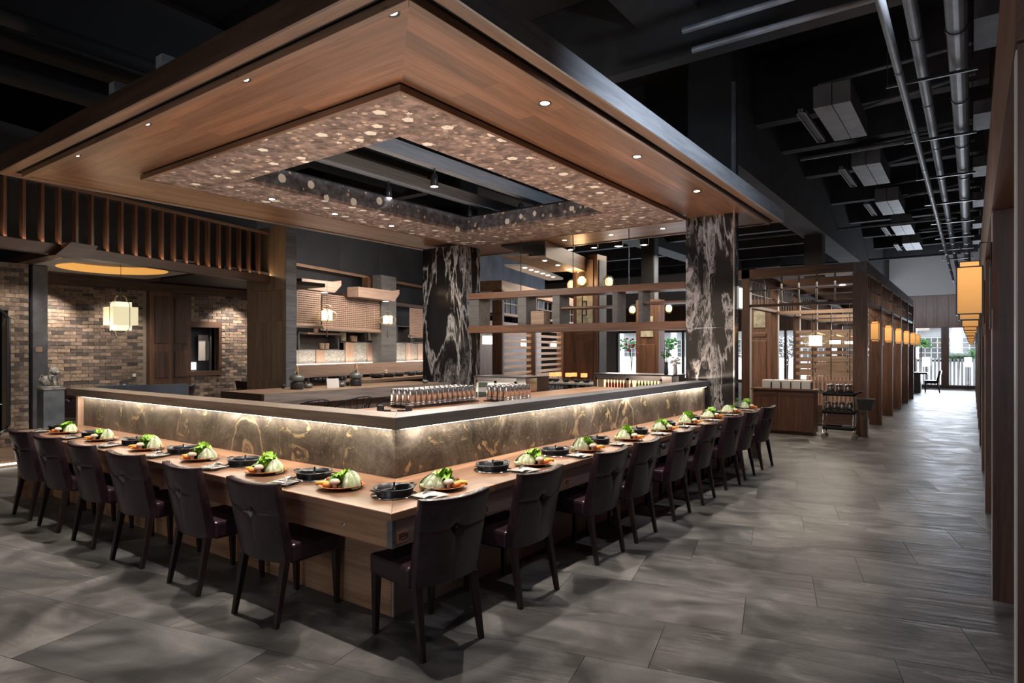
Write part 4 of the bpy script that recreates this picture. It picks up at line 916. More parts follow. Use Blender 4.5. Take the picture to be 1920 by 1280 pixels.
# ------------------------------------------------------------ tea bar, stools, kettles
tb = thing('tea_bar', 'long timber tea bar with thick edge behind the left arm', 'counter', (0, 0, 0))
bx('counter_top', 'oak_x', -8.85, -7.78, 4.96, 8.72, 1.035, 1.05, tb); bx('front_apron', 'pink_x', -7.81, -7.77, 4.955, 8.72, .885, 1.05, tb).data.materials[0] = M['rustic_y']
bx('end_apron', 'dark_x', -8.85, -7.815, 4.94, 4.96, .885, 1.05, tb); bx('base', 'pink_z', -8.6, -8.1, 5.1, 8.5, 0, .884, tb)
def kettle(x, y, s, lab, warm=True, wick=True, spout=1):
    t = thing('tea_kettle', lab, 'kettle', (x, y, 1.051), R(70), 'kettles on the tea bar'); z = 0
    if warm:
        w_ = MB().lathe([(.10 * s, 0), (.10 * s, .10 * s), (.095 * s, .115 * s), (.08 * s, .115 * s), (.075 * s, .02), (0, .02)], n=20).build('warmer', 'iron', t, smooth=True); z = .12 * s
    MB().lathe([(.06 * s, 0), (.105 * s, .02 * s), (.12 * s, .055 * s), (.10 * s, .10 * s), (.055 * s, .125 * s), (0, .13 * s)], c=(0, 0, z), n=22).build('body', 'teapot', t, smooth=True)
    ld = MB().lathe([(.05 * s, 0), (.04 * s, .012 * s), (0, .018 * s)], c=(0, 0, z + .122 * s), n=16).build('lid', 'iron', t, smooth=True)
    MB().blob((0, 0, z + .15 * s), .012 * s, 8, 5).build('knob', 'iron', ld, smooth=True)
    MB().tube([(0, .10 * s, z + .06 * s), (0, .15 * s, z + .09 * s), (0, .165 * s, z + .14 * s), (0, .185 * s, z + .15 * s)], [.02 * s, .014 * s, .010 * s, .008 * s], 8).build('spout', 'teapot', t, smooth=True)
    MB().tube([(0, .09 * s * math.cos(i / 14 * math.pi), z + .10 * s + .16 * s * math.sin(i / 14 * math.pi)) for i in range(15)], .008 * s, 8).build('handle', 'wicker' if wick else 'iron', t, smooth=True)
kettle(-8.33, 5.86, .95, 'large dark kettle with cane handle on a round warmer'); kettle(-8.30, 6.98, .95, 'dark kettle with tall handle at the far end of the tea bar')
kettle(-8.45, 6.15, .62, 'small cast-iron teapot beside the large kettle', False, False); kettle(-8.35, 6.72, .62, 'small cast-iron teapot left of the tall-handled kettle', False, False)
kettle(-7.98, 8.3, .5, 'tiny dark teapot at the marble column end of the tea bar', False, False)
for k, (px, py) in enumerate(((531, 728), (652, 723))):
    x, y, z = on_z(px, py, 1.051); o = MB().lathe([(.02, 0), (.035, .02), (.035, .045), (.028, .065), (.02, .06), (0, .01)], n=14).build('tea_cup', 'iron', None, (x, y, 1.051), smooth=True); tag(o, 'small black tea cup left of the %s kettle' % ('large', 'farther')[k], 'cup', 'black tea cups')
x, y, z = on_z(625, 727, 1.051); sg = thing('menu_stand', 'white menu board leaning on the tea bar', 'sign', (x, y, 1.051), R(75)); MB().prism([(-.1, 0), (.1, 0), (.1, .006), (-.1, .006)], 0, .15).build('board', 'paper', sg).rotation_euler = (R(-10), 0, 0)
bx('foot', 'white', -.1, .1, 0, .05, 0, .006, sg)
def wirestool(x, y, lab):
    t = thing('wire_stool', lab, 'stool', (x, y, 0), R(-90), 'wire-backed stools at the tea bar')
    def ringp(rx, ry, z0, tilt, a0=0, a1=360, n=30): return [(rx * math.cos(R(a0 + (a1 - a0) * i / n)), ry * math.sin(R(a0 + (a1 - a0) * i / n)), z0 + tilt * math.sin(R(a0 + (a1 - a0) * i / n))) for i in range(n + 1)]
    MB().tube(ringp(.29, .24, .86, .13, -20, 200), .009, 8).build('back_hoop', 'iron', t, smooth=True)
    MB().lathe([(.19, 0), (.2, .01), (.19, .02), (0, .022)], c=(0, 0, .64), n=20).build('seat', 'iron', t, smooth=True)
    for i in range(11):
        a = R(-14 + i * 20.8); p = (.29 * math.cos(a), .24 * math.sin(a), .86 + .13 * math.sin(a)); q = (.17 * math.cos(a), .15 * math.sin(a), .65)
        MB().tube([q, p], .005, 5).build('back_wire', 'iron', t)
    for sx, sy in ((1, 1), (-1, 1), (-1, -1), (1, -1)): MB().tube([(sx * .12, sy * .12, .64), (sx * .2, sy * .2, 0)], .010, 6).build('leg', 'iron', t)
    MB().tube([(.17 * math.cos(i / 16 * 6.283) * 1.15, .17 * math.sin(i / 16 * 6.283) * 1.15, .25) for i in range(16)], .007, 6, closed=True).build('foot_ring', 'iron', t)
wirestool(-7.25, 5.28, 'black wire-backed stool nearest the bar corner end of tea bar'); wirestool(-7.2, 6.0, 'black wire-backed stool in the middle of the tea bar'); wirestool(-7.15, 6.75, 'black wire-backed stool partly hidden by the stacked cups')

# ------------------------------------------------------------ cups and tools on the worktop
cup0 = None; prof = [(.030, 0), (.033, .06), (.0345, .062), (.0325, .064), (.034, .083), (.0355, .085), (.034, .088), (.040, .172), (.0415, .175), (.038, .174), (.034, .10), (0, .10)]
def cup(x, y, z, lab, grp):
    global cup0
    if cup0 is None: cup0 = MB().lathe([(r, h_) for r, h_ in [(.040, 0), (.040, .022), (.0385, .0225), (.0398, .024), (.0396, .046), (.038, .0465), (.0393, .048), (.036, .172), (.034, .176), (0, .176)]], n=16).build('steel_cup_stack', 'steel', None, (x, y, z), smooth=True); o = cup0
    else: o = cup0.copy(); COL.objects.link(o); o.location = (x, y, z)
    tag(o, lab, 'cup', grp); return o
CW = ['first', 'second', 'third', 'fourth', 'fifth', 'sixth', 'seventh', 'eighth', 'ninth', 'tenth', 'eleventh', 'twelfth', 'thirteenth']
def tray(x0, y0, nx, ny, lab, clab, grp):
    t = thing('cup_tray', lab, 'tray', (x0, y0, 1.051), group='wooden cup trays'); p = .083
    bx('tray_base', 'dark_y', -.01, nx * p + .01, -.01, ny * p + .01, 0, .012, t)
    for a in range(nx):
        for b3 in range(ny): cup(x0 + p * (a + .5), y0 + p * (b3 + .5), 1.064, '%s, %s row from the corner, %s from the ledge' % (clab, CW[b3], CW[nx - a - 1]), grp)
tray(-4.99, 4.64, 4, 13, 'long dark tray packed with steel cups, nearer one', 'steel cup stack on the longer tray', 'steel cups on the long tray')
tray(-4.60, 5.78, 4, 6, 'shorter dark tray packed with steel cups, farther one', 'steel cup stack on the shorter tray', 'steel cups on the short tray')
x, y, z = on_z(740, 771, 1.051)
br = thing('phone_bracket', 'low black bracket lying behind the bar ledge corner', 'bracket', (x, y, 1.051), R(33))
MB().box(-.17, -.11, -.03, .03, 0, .06).box(.11, .17, -.03, .03, 0, .06).box(-.11, .11, -.02, .0, 0, .02).build('body', 'black', br, bevel=.006); bx('label_chip', 'white', -.03, .03, -.026, -.021, .002, .02, br)

# ------------------------------------------------------------ display fridges
def fridge(x0, x1, y0, y1, zt, glow, lab, mirror):
    t = thing('display_fridge', lab, 'fridge', (x0, y0, 0)); W = x1 - x0; D = y1 - y0
    bx('case', 'dark_x', 0, W, .3, D, 0, zt - .02, t); bx('plinth', 'dark_x', 0, W, 0, .3, 0, .55, t); bx('top', 'iron', -.01, W + .01, -.01, D, zt - .02, zt, t)
    bx('side_panel', 'chrome' if mirror else 'dark_z', W - .17, W, 0, .3, .55, zt - .02, t); bx('side_panel', 'dark_z', 0, .06, 0, .3, .55, zt - .02, t)
    bx('lit_back', glow, .06, W - .17, .27, .3, .55, zt - .06, t); bx('head_rail', 'steel', .06, W - .17, 0, .3, zt - .07, zt - .02, t)
    h2 = (W - .23) / 2
    for i in range(2):
        a = .06 + i * h2; d_ = MB().box(a, a + h2, -.02, 0, zt - .10, zt - .07).box(a, a + .025, -.02, 0, .56, zt - .07).box(a + h2 - .025, a + h2, -.02, 0, .56, zt - .07).build('door', 'steel', t)
        MB().box(a + .026, a + h2 - .026, -.012, -.009, .56, zt - .10).build('pane', 'pane', d_)
    bx('shelf', 'steel', .06, W - .17, .02, .26, .93, .94, t); return t
def pane_mat():
    m, nt, b = new_mat('pane'); nt.nodes.remove(b); o = nt.nodes['Material Output']
    tr = N(nt, 'BsdfTransparent'); gl = N(nt, 'BsdfGlossy'); gl.inputs['Roughness'].default_value = .03; mx = N(nt, 'MixShader'); mx.inputs[0].default_value = .08
    L(nt, tr.outputs[0], mx.inputs[1]); L(nt, gl.outputs[0], mx.inputs[2]); L(nt, mx.outputs[0], o.inputs['Surface']); return m
M['pane'] = pane_mat()
fridge(-6.28, -5.30, 7.62, 8.25, 1.25, 'glow_fridge', 'glass-fronted display fridge lit greenish left of the bar centre', True)
fridge(-5.27, -3.86, 9.62, 10.2, 1.25, 'glow_fridgew', 'glass-fronted drinks fridge with red and green bottles', True)
b0 = None
for k in range(18):
    x = -5.27 + .20 + k * .057 + (.05 if k > 8 else 0); g2 = k > 8
    if k in (0, 9): b0 = MB().lathe([(.022, 0), (.022, .13), (.010, .17), (.010, .20), (.013, .21), (0, .21)], n=10).build('drink_bottle', 'bottle_green' if g2 else 'bottle_red', None, smooth=True); o = b0
    else: o = b0.copy(); COL.objects.link(o)
    o.location = (x, 9.74, .941); tag(o, ('green glass drink bottle in the drinks fridge, %s from the left' if g2 else 'red drink bottle in the drinks fridge, %s from the left') % ORD[k % 9].replace('nearest', 'first'), 'bottle', 'green bottles in the fridge' if g2 else 'red bottles in the fridge')
# vases on fridge 2
def vase_plant(px, hh, mat, lab, seed, vm='pane', n=14, spread=.09):
    x, y, z = on_y(px, 700, 9.85); t = thing('flower_vase', lab, 'vase', (x, y, 1.251)); rg = random.Random(seed)
    MB().lathe([(.03, 0), (.035, .02), (.028, .14), (.032, .20), (.029, .20), (.02, .03), (0, .02)], n=14).build('vase', vm, t, smooth=True)
    m = MB(); c = []
    for i in range(5):
        a = rg.random() * 6.28; p = (.05 * math.cos(a), .05 * math.sin(a), hh * rg.uniform(.6, 1)); m.tube([(0, 0, .05), (p[0] * .3, p[1] * .3, hh * .5), p], .004, 5); c.append(p)
    m.build('stems', 'leaf', t); m = MB()
    for i in range(n):
        p = c[i % 5]; q = [p[0] + rg.uniform(-spread, spread), p[1] + rg.uniform(-spread, spread), p[2] + rg.uniform(-spread, spread)]; m.blob(q, rg.uniform(.015, .035), 6, 4, (1, 1, .5), .004, rg)
    m.build('blossoms', mat, t, smooth=True)
vase_plant(1184, .55, 'flower_red', 'glass vase of dark red orchids on the drinks fridge', 1); vase_plant(1249, .42, 'leaf', 'tall green plant on the drinks fridge near the column', 2, 'iron', 18, .07); vase_plant(1266, .26, 'flower_white', 'white orchid in a pale vase beside the marble column', 3, 'white', 10, .04)

# ------------------------------------------------------------ room beyond the shelf
K2 = Plane(-9.15, 12.15, 103.6)
p2 = K2.root(thing('far_pavilion', 'timber pavilion with slatted sides seen below the hanging shelf', 'pavilion'))
tt = [0.0] + [K2.hit(px, 640)[0] for px in (1000, 1056)]
tt = [0.0, K2.hit(1003, 640)[0], K2.hit(1058, 640)[0], K2.hit(1090, 640)[0]]
for k, t_ in enumerate(tt):
    bx('post', 'red_z', t_, t_ + .14, 0, .25, 0, 3.1, p2); bx('post_lit_edge', 'bluegrey', t_ + .02, t_ + .12, -.01, -.001, 0, 3.1, p2)  # greyer strip puts the lit side face into the colour
for y_ in (.9,): bx('post', 'red_z', 0, .14, y_, y_ + .2, 0, 3.1, p2)
TE = tt[-1] + .14
MB().box(0, TE, 0, .25, 3.08, 3.33).box(0, .2, .25, 1.1, 3.08, 3.33).build('top_beam', 'oak_x', p2); bx('mid_rail', 'red_x', 0, TE, .05, .2, 2.5, 2.56, p2)
bx('mid_rail', 'red_x', 0, .14, .25, 1.1, 2.5, 2.56, p2)
for a, b2 in zip(tt[:-1], tt[1:]):
    n_ = 6
    for i in range(1, n_): x = a + .14 + (b2 - a - .14) * i / n_; bx('transom_bar', 'dark_z', x - .012, x + .012, .1, .13, 2.56, 3.08, p2)
    bx('transom_bar', 'dark_x', a + .14, b2, .1, .13, 2.80, 2.825, p2)
    for i in range(8): z = 1.02 + i * .165; bx('screen_slat', 'oak_x', a + .14, b2, .10, .13, z, z + .07, p2)
bx('rear_wall', 'dark_z', .3, TE, 1.5, 1.6, 0, 2.5, p2); bx('low_wall', 'pink_x', .14, TE, .08, .16, 0, .98, p2)
for k, (px, py, lab) in enumerate(((914, 638, 'square glowing lantern beside the marble column'), (985, 644, 'square glowing lantern in the far pavilion, middle one'), (1039, 646, 'square glowing lantern in the far pavilion, right one'))):
    t_, z_ = K2.hit(px, py, -.9); x = K2.o[0] + K2.u[0] * t_ - K2.n[0] * .9; y = K2.o[1] + K2.u[1] * t_ - K2.n[1] * .9
    t = thing('square_lantern', lab, 'lantern', (x, y, z_), .2, 'square lanterns beyond the shelf'); bx('shade', 'glow_lampw', -.1, .1, -.1, .1, -.1, .12, t)
    m = MB()
    for sx in (-1, 1): m.tube([(sx * .10, 0, .13), (sx * .19, 0, .05), (sx * .17, 0, -.10)], .008, 6)
    m.build('frame', 'goldm', t); MB().tube([(0, 0, .12), (0, 0, .9)], .004, 5).build('cord', 'iron', t)
# pilaster with sconces
pil = thing('clad_pilaster', 'tall timber-clad pilaster with stone inlay carrying three sconces', 'pilaster')
bx('shaft', 'red_z', -7.13, -6.535, 12.1, 12.53, 0, 3.72, pil); bx('raised_frame', 'oak_z', -7.05, -6.62, 12.07, 12.1, 2.95, 3.62, pil, .01); bx('side_panel', 'bluegrey', -6.534, -6.515, 12.16, 12.47, .1, 3.6, pil)
mo = bx('stone_inlay', 'mosaic', -7.03, -6.63, 12.07, 12.1, 2.24, 2.88, pil)
MB().box(-6.89, -6.87, 12.05, 12.07, 2.24, 2.88).box(-6.79, -6.77, 12.05, 12.07, 2.40, 2.72).box(-6.89, -6.77, 12.05, 12.07, 2.70, 2.72).box(-6.89, -6.77, 12.05, 12.07, 2.40, 2.42).build('lattice', 'iron', mo)
bx('small_panel', 'red_x', -7.03, -6.63, 12.075, 12.1, 1.98, 2.12, pil, .01); bx('tall_panel', 'red_z', -7.03, -6.63, 12.075, 12.1, .5, 1.85, pil, .01)
bx('wing_panel', 'red_z', -7.45, -7.13, 12.2, 12.5, 0, 2.2, pil)
def sconce(x, y, z, lab, dx=0, dy=-1):
    t = thing('wall_sconce', lab, 'sconce', (x, y, z), group='glowing cage sconces')
    MB().lathe([(.04, -.09), (.075, -.05), (.08, .03), (.05, .09), (0, .10)], n=14).build('glass_shade', 'glow_sconce', t, smooth=True)
    m = MB()
    for a in (0, math.pi / 2): m.tube([(.11 * math.cos(i / 20 * 6.283) * math.cos(a), .11 * math.cos(i / 20 * 6.283) * math.sin(a), .13 * math.sin(i / 20 * 6.283)) for i in range(20)], .006, 5, closed=True)
    m.build('cage', 'iron', t); MB().tube([(0, 0, .12), (-dx * .08, -dy * .08, .14), (-dx * .13, -dy * .13, .05)], .008, 5).build('bracket', 'iron', t)
    light('POINT', 'sconce_lamp', (x + dx * .05, y + dy * .1, z), 26, (1, .62, .3), size=.08)
sconce(-6.83, 11.95, 3.15, 'glowing cage sconce on the front of the pilaster'); sconce(-6.38, 12.35, 3.13, 'glowing cage sconce on the right side of the pilaster', 1, 0); sconce(-7.3, 12.3, 3.12, 'glowing cage sconce on the left side of the pilaster', -1, 0)
pilb = thing('clad_pilaster', 'distant timber-clad pilaster with two sconces at the right of the shelf', 'pilaster')
bx('shaft', 'red_z', -7.35, -6.70, 15.8, 16.2, 0, 3.0, pilb); bx('stone_inlay', 'mosaic', -7.2, -6.85, 15.77, 15.8, 2.0, 2.55, pilb); bx('tall_panel', 'red_z', -7.25, -6.8, 15.77, 15.8, .4, 1.8, pilb, .01)
bx('black_shaft', 'black', -7.2, -6.85, 15.8, 16.15, 3.0, 6.3, pilb); bx('grey_side', 'bluegrey', -6.849, -6.84, 15.85, 16.1, 3.0, 6.3, pilb)
sconce(-7.5, 15.9, 2.75, 'distant cage sconce left of the dark column', -1, 0); sconce(-6.5, 16.0, 2.75, 'distant cage sconce right of the dark column', 1, 0)
# second canopy edge beam
PB = Plane(-6.2, 8.9, 100.8)
sb = PB.root(thing('second_canopy', 'timber edge beam of another canopy with small downlights', 'beam'))
bx('soffit_board', 'oak_x', .9, 3.5, 0, .34, 3.36, 3.40, sb); bx('fascia', 'frame_x', .9, 3.5, -.02, 0, 3.36, 3.66, sb); bx('top', 'black', .9, 3.5, 0, .9, 3.62, 3.66, sb); bx('inner_board', 'oak_x', .9, 3.5, .34, .9, 3.42, 3.45, sb)
for t_ in (1.3, 2.0, 2.7, 3.3): MB().lathe([(.045, 0), (.04, -.005), (0, -.004)], n=14).build('downlight', 'glow_white', sb, loc=(t_, .17, 3.358))
# row of surface downlights
for k, (px, py) in enumerate(((1025, 471), (1070, 467), (1114, 463), (1160, 460), (1208, 457))):
    x, y, z = on_y(px, py - 8, 11.2); t = thing('cylinder_downlight', 'black cylinder downlight beyond the canopy, %s from the left' % ORD[k].replace('nearest', 'first'), 'light', (x, y, z), group='black cylinder downlights')
    MB().lathe([(.085, -.1), (.085, .1), (0, .1)], n=20).build('housing', 'black', t); MB().lathe([(.084, -.101), (.06, -.085), (0, -.085)], n=20).build('reflector', 'steel', t)
    MB().lathe([(.05, -.084 - .02), (0, -.084 - .02)], n=14).build('lamp_lens', 'glow_lampw', t); MB().tube([(0, 0, .1), (0, 0, 6.3 - z)], .012, 6).build('rod', 'black', t)
# blue-grey bulkhead and white soffit with six lights
K3 = Plane(-11.2, 13.0, 103.6)
BT0 = K3.hit(880, 500, -1.2)[0]
bh = struct(K3.root(bx('wall_bulkhead', 'bluegrey', BT0, 9, 1.2, 1.4, 2.9, 6.0)))
for a in range(4): bx('bulkhead_panel', 'bluegrey', BT0 + a * 1.8, BT0 + a * 1.8 + 1.79, 1.17, 1.2, 3.35, 6.0, bh)
sf = thing('soffit_panel_light', 'white soffit strip with six small round lights', 'soffit')
pts = [on_z(q[0], q[1], 3.9) for q in ((946, 499), (1000, 500), (1056, 524), (1028, 526))]
MB().prism([(p[0], p[1]) for p in pts], 3.9, 3.96).build('strip', 'white', sf)
for q in ((984, 502), (996, 506), (1006.6, 509.6), (1017.6, 512.8), (1027.5, 516), (1037, 519)):
    x, y, z = on_z(*q, 3.895); MB().lathe([(.06, 0), (.05, -.01), (0, -.01)], n=14).build('lamp_lens', 'glow_white', sf, loc=(x, y, 3.898))
# marble bar with lamps
mbar = thing('marble_bar', 'black marble fronted bar beyond the display fridges', 'counter'); bx('front', 'marble', -7.0, -4.9, 10.6, 10.9, 0, .98, mbar); bx('top', 'stonegrey', -7.05, -4.85, 10.55, 11.2, .98, 1.01, mbar)
for k, px in enumerate((1036, 1047, 1066, 1076, 1095)):
    x, y, z = on_y(px, 720, 11.6 + .2 * (k % 2)); t = thing('table_lamp', 'tiny orange-shaded lamp beyond the marble bar, %s from the left' % ORD[k].replace('nearest', 'first'), 'lamp', (x, y, 1.0), group='orange table lamps')
    MB().lathe([(.03, 0), (.006, .01), (.006, .09), (0, .09)], n=8).build('stem', 'iron', t); bx('shade', 'orange_shade', -.05, .05, -.05, .05, .08, .16, t)
lt = tag(bx('lamp_table', 'dark_x', -7.9, -4.9, 11.4, 12.0, .94, .999), 'dark table carrying small orange lamps', 'table'); bx('base', 'dark_x', -6.6, -5.2, 11.6, 11.8, 0, .94, lt)
for k, px in enumerate((1030, 1042, 1062, 1082, 1100)):
    x, y, z = on_y(px, 722, 10.85); o = MB().lathe([(.04, 0), (.075, .03), (.08, .06), (.07, .06), (.05, .02), (0, .02)], n=12).build('dark_pot', 'iron', None, (x, y, 1.011), smooth=True); tag(o, 'dark pot on the marble bar, %s from the left' % ORD[k].replace('nearest', 'first'), 'pot', 'dark pots on the marble bar')
# ------------------------------------------------------------ right pavilion
pv = thing('dining_pavilion', 'long timber dining pavilion with grid transoms beside the aisle', 'pavilion', (0, 0, 0))
YS = [13.6, 15.97, 18.35, 20.72, 23.08, 25.3]; XR0, XR1, XL0, XL1 = -1.84, -1.60, -3.92, -3.76
for y in YS:
    bx('post', 'red_z', XR0, XR1 - .004, y, y + .17, 0, 3.12, pv); bx('post_lit_edge', 'frame_white', XR1 - .004, XR1, y + .02, y + .15, 0, 3.1, pv)  # pale strips paint the light caught on the posts' side faces
    bx('post', 'red_z', XL0, XL1, y, y + .17, 0, 3.12, pv); bx('post_lit_edge', 'frame_white', XL1, XL1 + .004, y + .02, y + .15, 0, 3.1, pv)
for a, b2 in zip(YS[:-1], YS[1:]):
    bx('side_fascia', 'grey_y', XR0, XR1, a, b2 - .004, 3.12, 3.33, pv); bx('side_fascia', 'dark_y', XL0, XL1, a, b2 - .004, 3.12, 3.33, pv)
    bx('side_rail', 'grey_y', XR0 + .05, XR1 - .02, a + .17, b2, 2.54, 2.60, pv); bx('side_rail', 'dark_y', XL0, XL1, a + .17, b2, 2.54, 2.60, pv)
    for xx, mt in ((XR1 - .07, 'dark_z'), (XL0 + .05, 'dark_z')):
        for i in range(1, 8): y = a + .17 + (b2 - a - .17) * i / 8; bx('grid_bar', mt, xx, xx + .025, y - .012, y + .012, 2.60, 3.12, pv)
        bx('grid_bar', mt, xx, xx + .025, a + .17, b2, 2.85, 2.875, pv)
MB().box(XL0 - .1, XR0 - .005, 13.6, 13.85, 3.15, 3.33).build('front_beam', 'red_x', pv); bx('front_rail', 'dark_x', XL1, XR0, 13.62, 13.72, 2.545, 2.60, pv)
for px in (1433.4, 1465.3, 1497.8, 1531.5, 1565.6): x = on_y(px, 520, 13.65)[0]; bx('grid_bar', 'grey_y', x - .014, x + .014, 13.64, 13.67, 2.60, 3.15, pv)
bx('grid_bar', 'dark_x', XL1, XR0, 13.64, 13.67, 2.87, 2.90, pv)
for y in YS[1:]:
    bx('cross_beam', 'red_x', XL1, XR0, y, y + .12, 3.15, 3.33, pv); bx('cross_beam', 'oak_x', XL1, XR0, y, y + .10, 2.50, 2.58, pv)
    for i in range(7): z = 1.06 + i * .163; bx('screen_slat', 'oak_x', XL1 + (.0 if y > 17 else .4), XR0, y + .04, y + .07, z, z + .075, pv)
    for i in range(1, 5): x = XL1 + (XR0 - XL1) * i / 5; bx('screen_rod', 'iron', x - .008, x + .008, y + .03, y + .04, .9, 2.5, pv)
for k, y in enumerate((15.2, 17.6, 19.9, 22.3)):
    t = thing('booth_bench', 'ribbed timber booth bench inside the pavilion, %s from the front' % ORD[k].replace('nearest', 'first'), 'bench', (0, 0, 0), group='ribbed booth benches')
    bx('back', 'pink_x', -3.5, -1.95, y + .3, y + .36, .25, .98, t); bx('seat', 'dark_x', -3.5, -1.95, y - .15, y + .3, .05, .45, t)
    if k < 2:
        for i in range(18): bx('rib', 'pink_z', -3.48 + i * .085, -3.44 + i * .085, y + .28, y + .299, .45, .95, t)
    t2 = thing('cage_lantern', 'glowing square lantern with wire cage in the pavilion, %s from the front' % ORD[k].replace('nearest', 'first'), 'lantern', (-2.72, y - .35, 1.85), group='lanterns inside the pavilion')
    bx('shade', 'glow_lampw', -.11, .11, -.11, .11, -.11, .11, t2); m = MB()
    for sx in (-1, 1):
        for j in range(3): m.tube([(sx * .03, 0, .16 + j * .01), (sx * (.13 + .03 * j), 0, .13), (sx * (.17 + .03 * j), 0, 0), (sx * (.13 + .03 * j), 0, -.12)], .005, 5)
    m.build('wire_cage', 'goldm', t2); MB().tube([(0, 0, .11), (0, 0, 1.3)], .004, 5).build('cord', 'iron', t2)
    MB().lathe([(.07, 0), (.06, -.01), (0, -.01)], n=14).build('cross_light', 'glow_white', pv, loc=(-2.4, y + 1.0, 3.14))
pc = thing('clad_pilaster', 'panelled timber pilaster with relief inside the pavilion left side', 'pilaster'); bx('shaft', 'red_z', -4.9, -4.2, 17.5, 17.8, 0, 3.0, pc); bx('relief', 'mosaic', -4.72, -4.42, 17.47, 17.5, 2.25, 2.75, pc)
bx('tall_panel', 'red_z', -4.75, -4.4, 17.46, 17.5, .5, 1.9, pc, .01); bx('small_panel', 'red_x', -4.75, -4.4, 17.47, 17.5, 2.0, 2.12, pc, .01)
# serving cabinet, towel boxes, trolley
cb = thing('serving_cabinet', 'brown timber serving cabinet at the front of the pavilion', 'cabinet', (0, 0, 0))
bx('carcass', 'red_y', -3.57, -2.44, 13.17, 13.56, .05, .86, cb); bx('plinth', 'dark_x', -3.55, -2.46, 13.19, 13.5, 0, .05, cb); bx('top', 'red_x', -3.60, -2.41, 13.12, 13.56, .86, .89, cb, .003)
for a, b2 in ((-3.565, -3.105), (-3.10, -2.445)): bx('door', 'red_z', a, b2, 13.15, 13.169, .07, .73, cb, .002); bx('drawer', 'red_x', a, b2, 13.15, 13.169, .735, .855, cb, .002)
for k in range(5):
    x = -3.40 + k * .182; t = thing('towel_box', 'white folded towel stack on the cabinet, %s from the left' % ORD[k].replace('nearest', 'first'), 'towels', (x, 13.2, .891), group='white towel stacks')
    bx('stack', 'white', 0, .165, 0, .22, 0, .165, t, .008); 
    for j in range(3): bx('fold_line', 'linen', -.001, .166, -.001, .2, .035 + j * .04, .038 + j * .04, t)
    bx('divider', 'iron', .166, .172, -.01, .2, 0, .13, t)
ct = thing('service_trolley', 'black and chrome service trolley beside the cabinet', 'trolley', (-2.0, 13.16, 0), 0)
for z in (.17, .47, .80): MB().box(-.26, .26, -.17, .17, z, z + .02).box(-.26, .26, -.17, -.16, z, z + .06).box(-.26, .26, .16, .17, z, z + .06).box(-.26, -.25, -.17, .17, z, z + .06).box(.25, .26, -.17, .17, z, z + .06).build('shelf', 'black', ct)
for sx in (-1, 1):
    for sy in (-1, 1):
        pp = MB().tube([(sx * .25, sy * .155, .10), (sx * .25, sy * .155, .83)], .013, 8).build('post', 'chrome', ct, smooth=True)
        MB().lathe([(.01, -.012), (.04, -.012), (.04, .012), (.01, .012)], n=14).build('castor', 'steel', ct, loc=(sx * .25, sy * .155, .04)).rotation_euler = (R(90), 0, .4)
    MB().tube([(sx * .26, -.14, .84), (sx * .36, -.12, .88), (sx * .36, .12, .88), (sx * .26, .14, .84)], .018, 8).build('handle', 'black', ct, smooth=True)
tbn = thing('trolley_bin', 'black plastic bin hung on the trolley end', 'bin', (-1.56, 13.14, .56)); MB().prism_y([(-.10, 0), (.10, 0), (.14, .20), (-.14, .20)], -.15, .15).build('tub', 'black', tbn)
for zz, nn, lab, grp in ((.822, 3, 'steel jug on the trolley top', 'jugs on the trolley top'), (.822, 3, 'steel jug on the trolley top', 'jugs on the trolley top'), (.492, 4, 'steel jug on the trolley middle shelf', 'jugs on the trolley middle shelf')):
    pass
for zz, xs, yy, w_ in ((.821, (-.15, .0, .15), -.06, 'top'), (.821, (-.15, .0, .15), .09, 'top'), (.491, (-.19, -.07, .05, .18), -.05, 'middle shelf')):
    for x in xs:
        t = thing('steel_jug', 'tall steel jug on the trolley %s, %s column, %s row' % (w_, {-.15: 'left', 0: 'middle', .15: 'right', -.19: 'far left', -.07: 'left', .05: 'right', .18: 'far right'}[x], 'front' if yy < 0 else 'rear'), 'jug', (-2.0 + x, 13.16 + yy, zz), group='jugs on the trolley ' + w_)
        MB().lathe([(.05, 0), (.053, .12), (.045, .17), (.052, .19), (.048, .19), (.04, .05), (0, .05)], n=16).build('body', 'steel', t, smooth=True); MB().tube([(.05, -.02, .16), (.085, -.035, .15), (.08, -.035, .05), (.05, -.02, .04)], .006, 6).build('handle', 'black', t)
fc = tag(MB().box(-.09, .09, -.05, .05, 0, .03).box(-.08, .07, -.045, .05, .03, .06).build('folded_cloths', 'greystone', None, (-1.87, 13.16, .191)), 'folded cloths on the bottom trolley shelf', 'cloth')
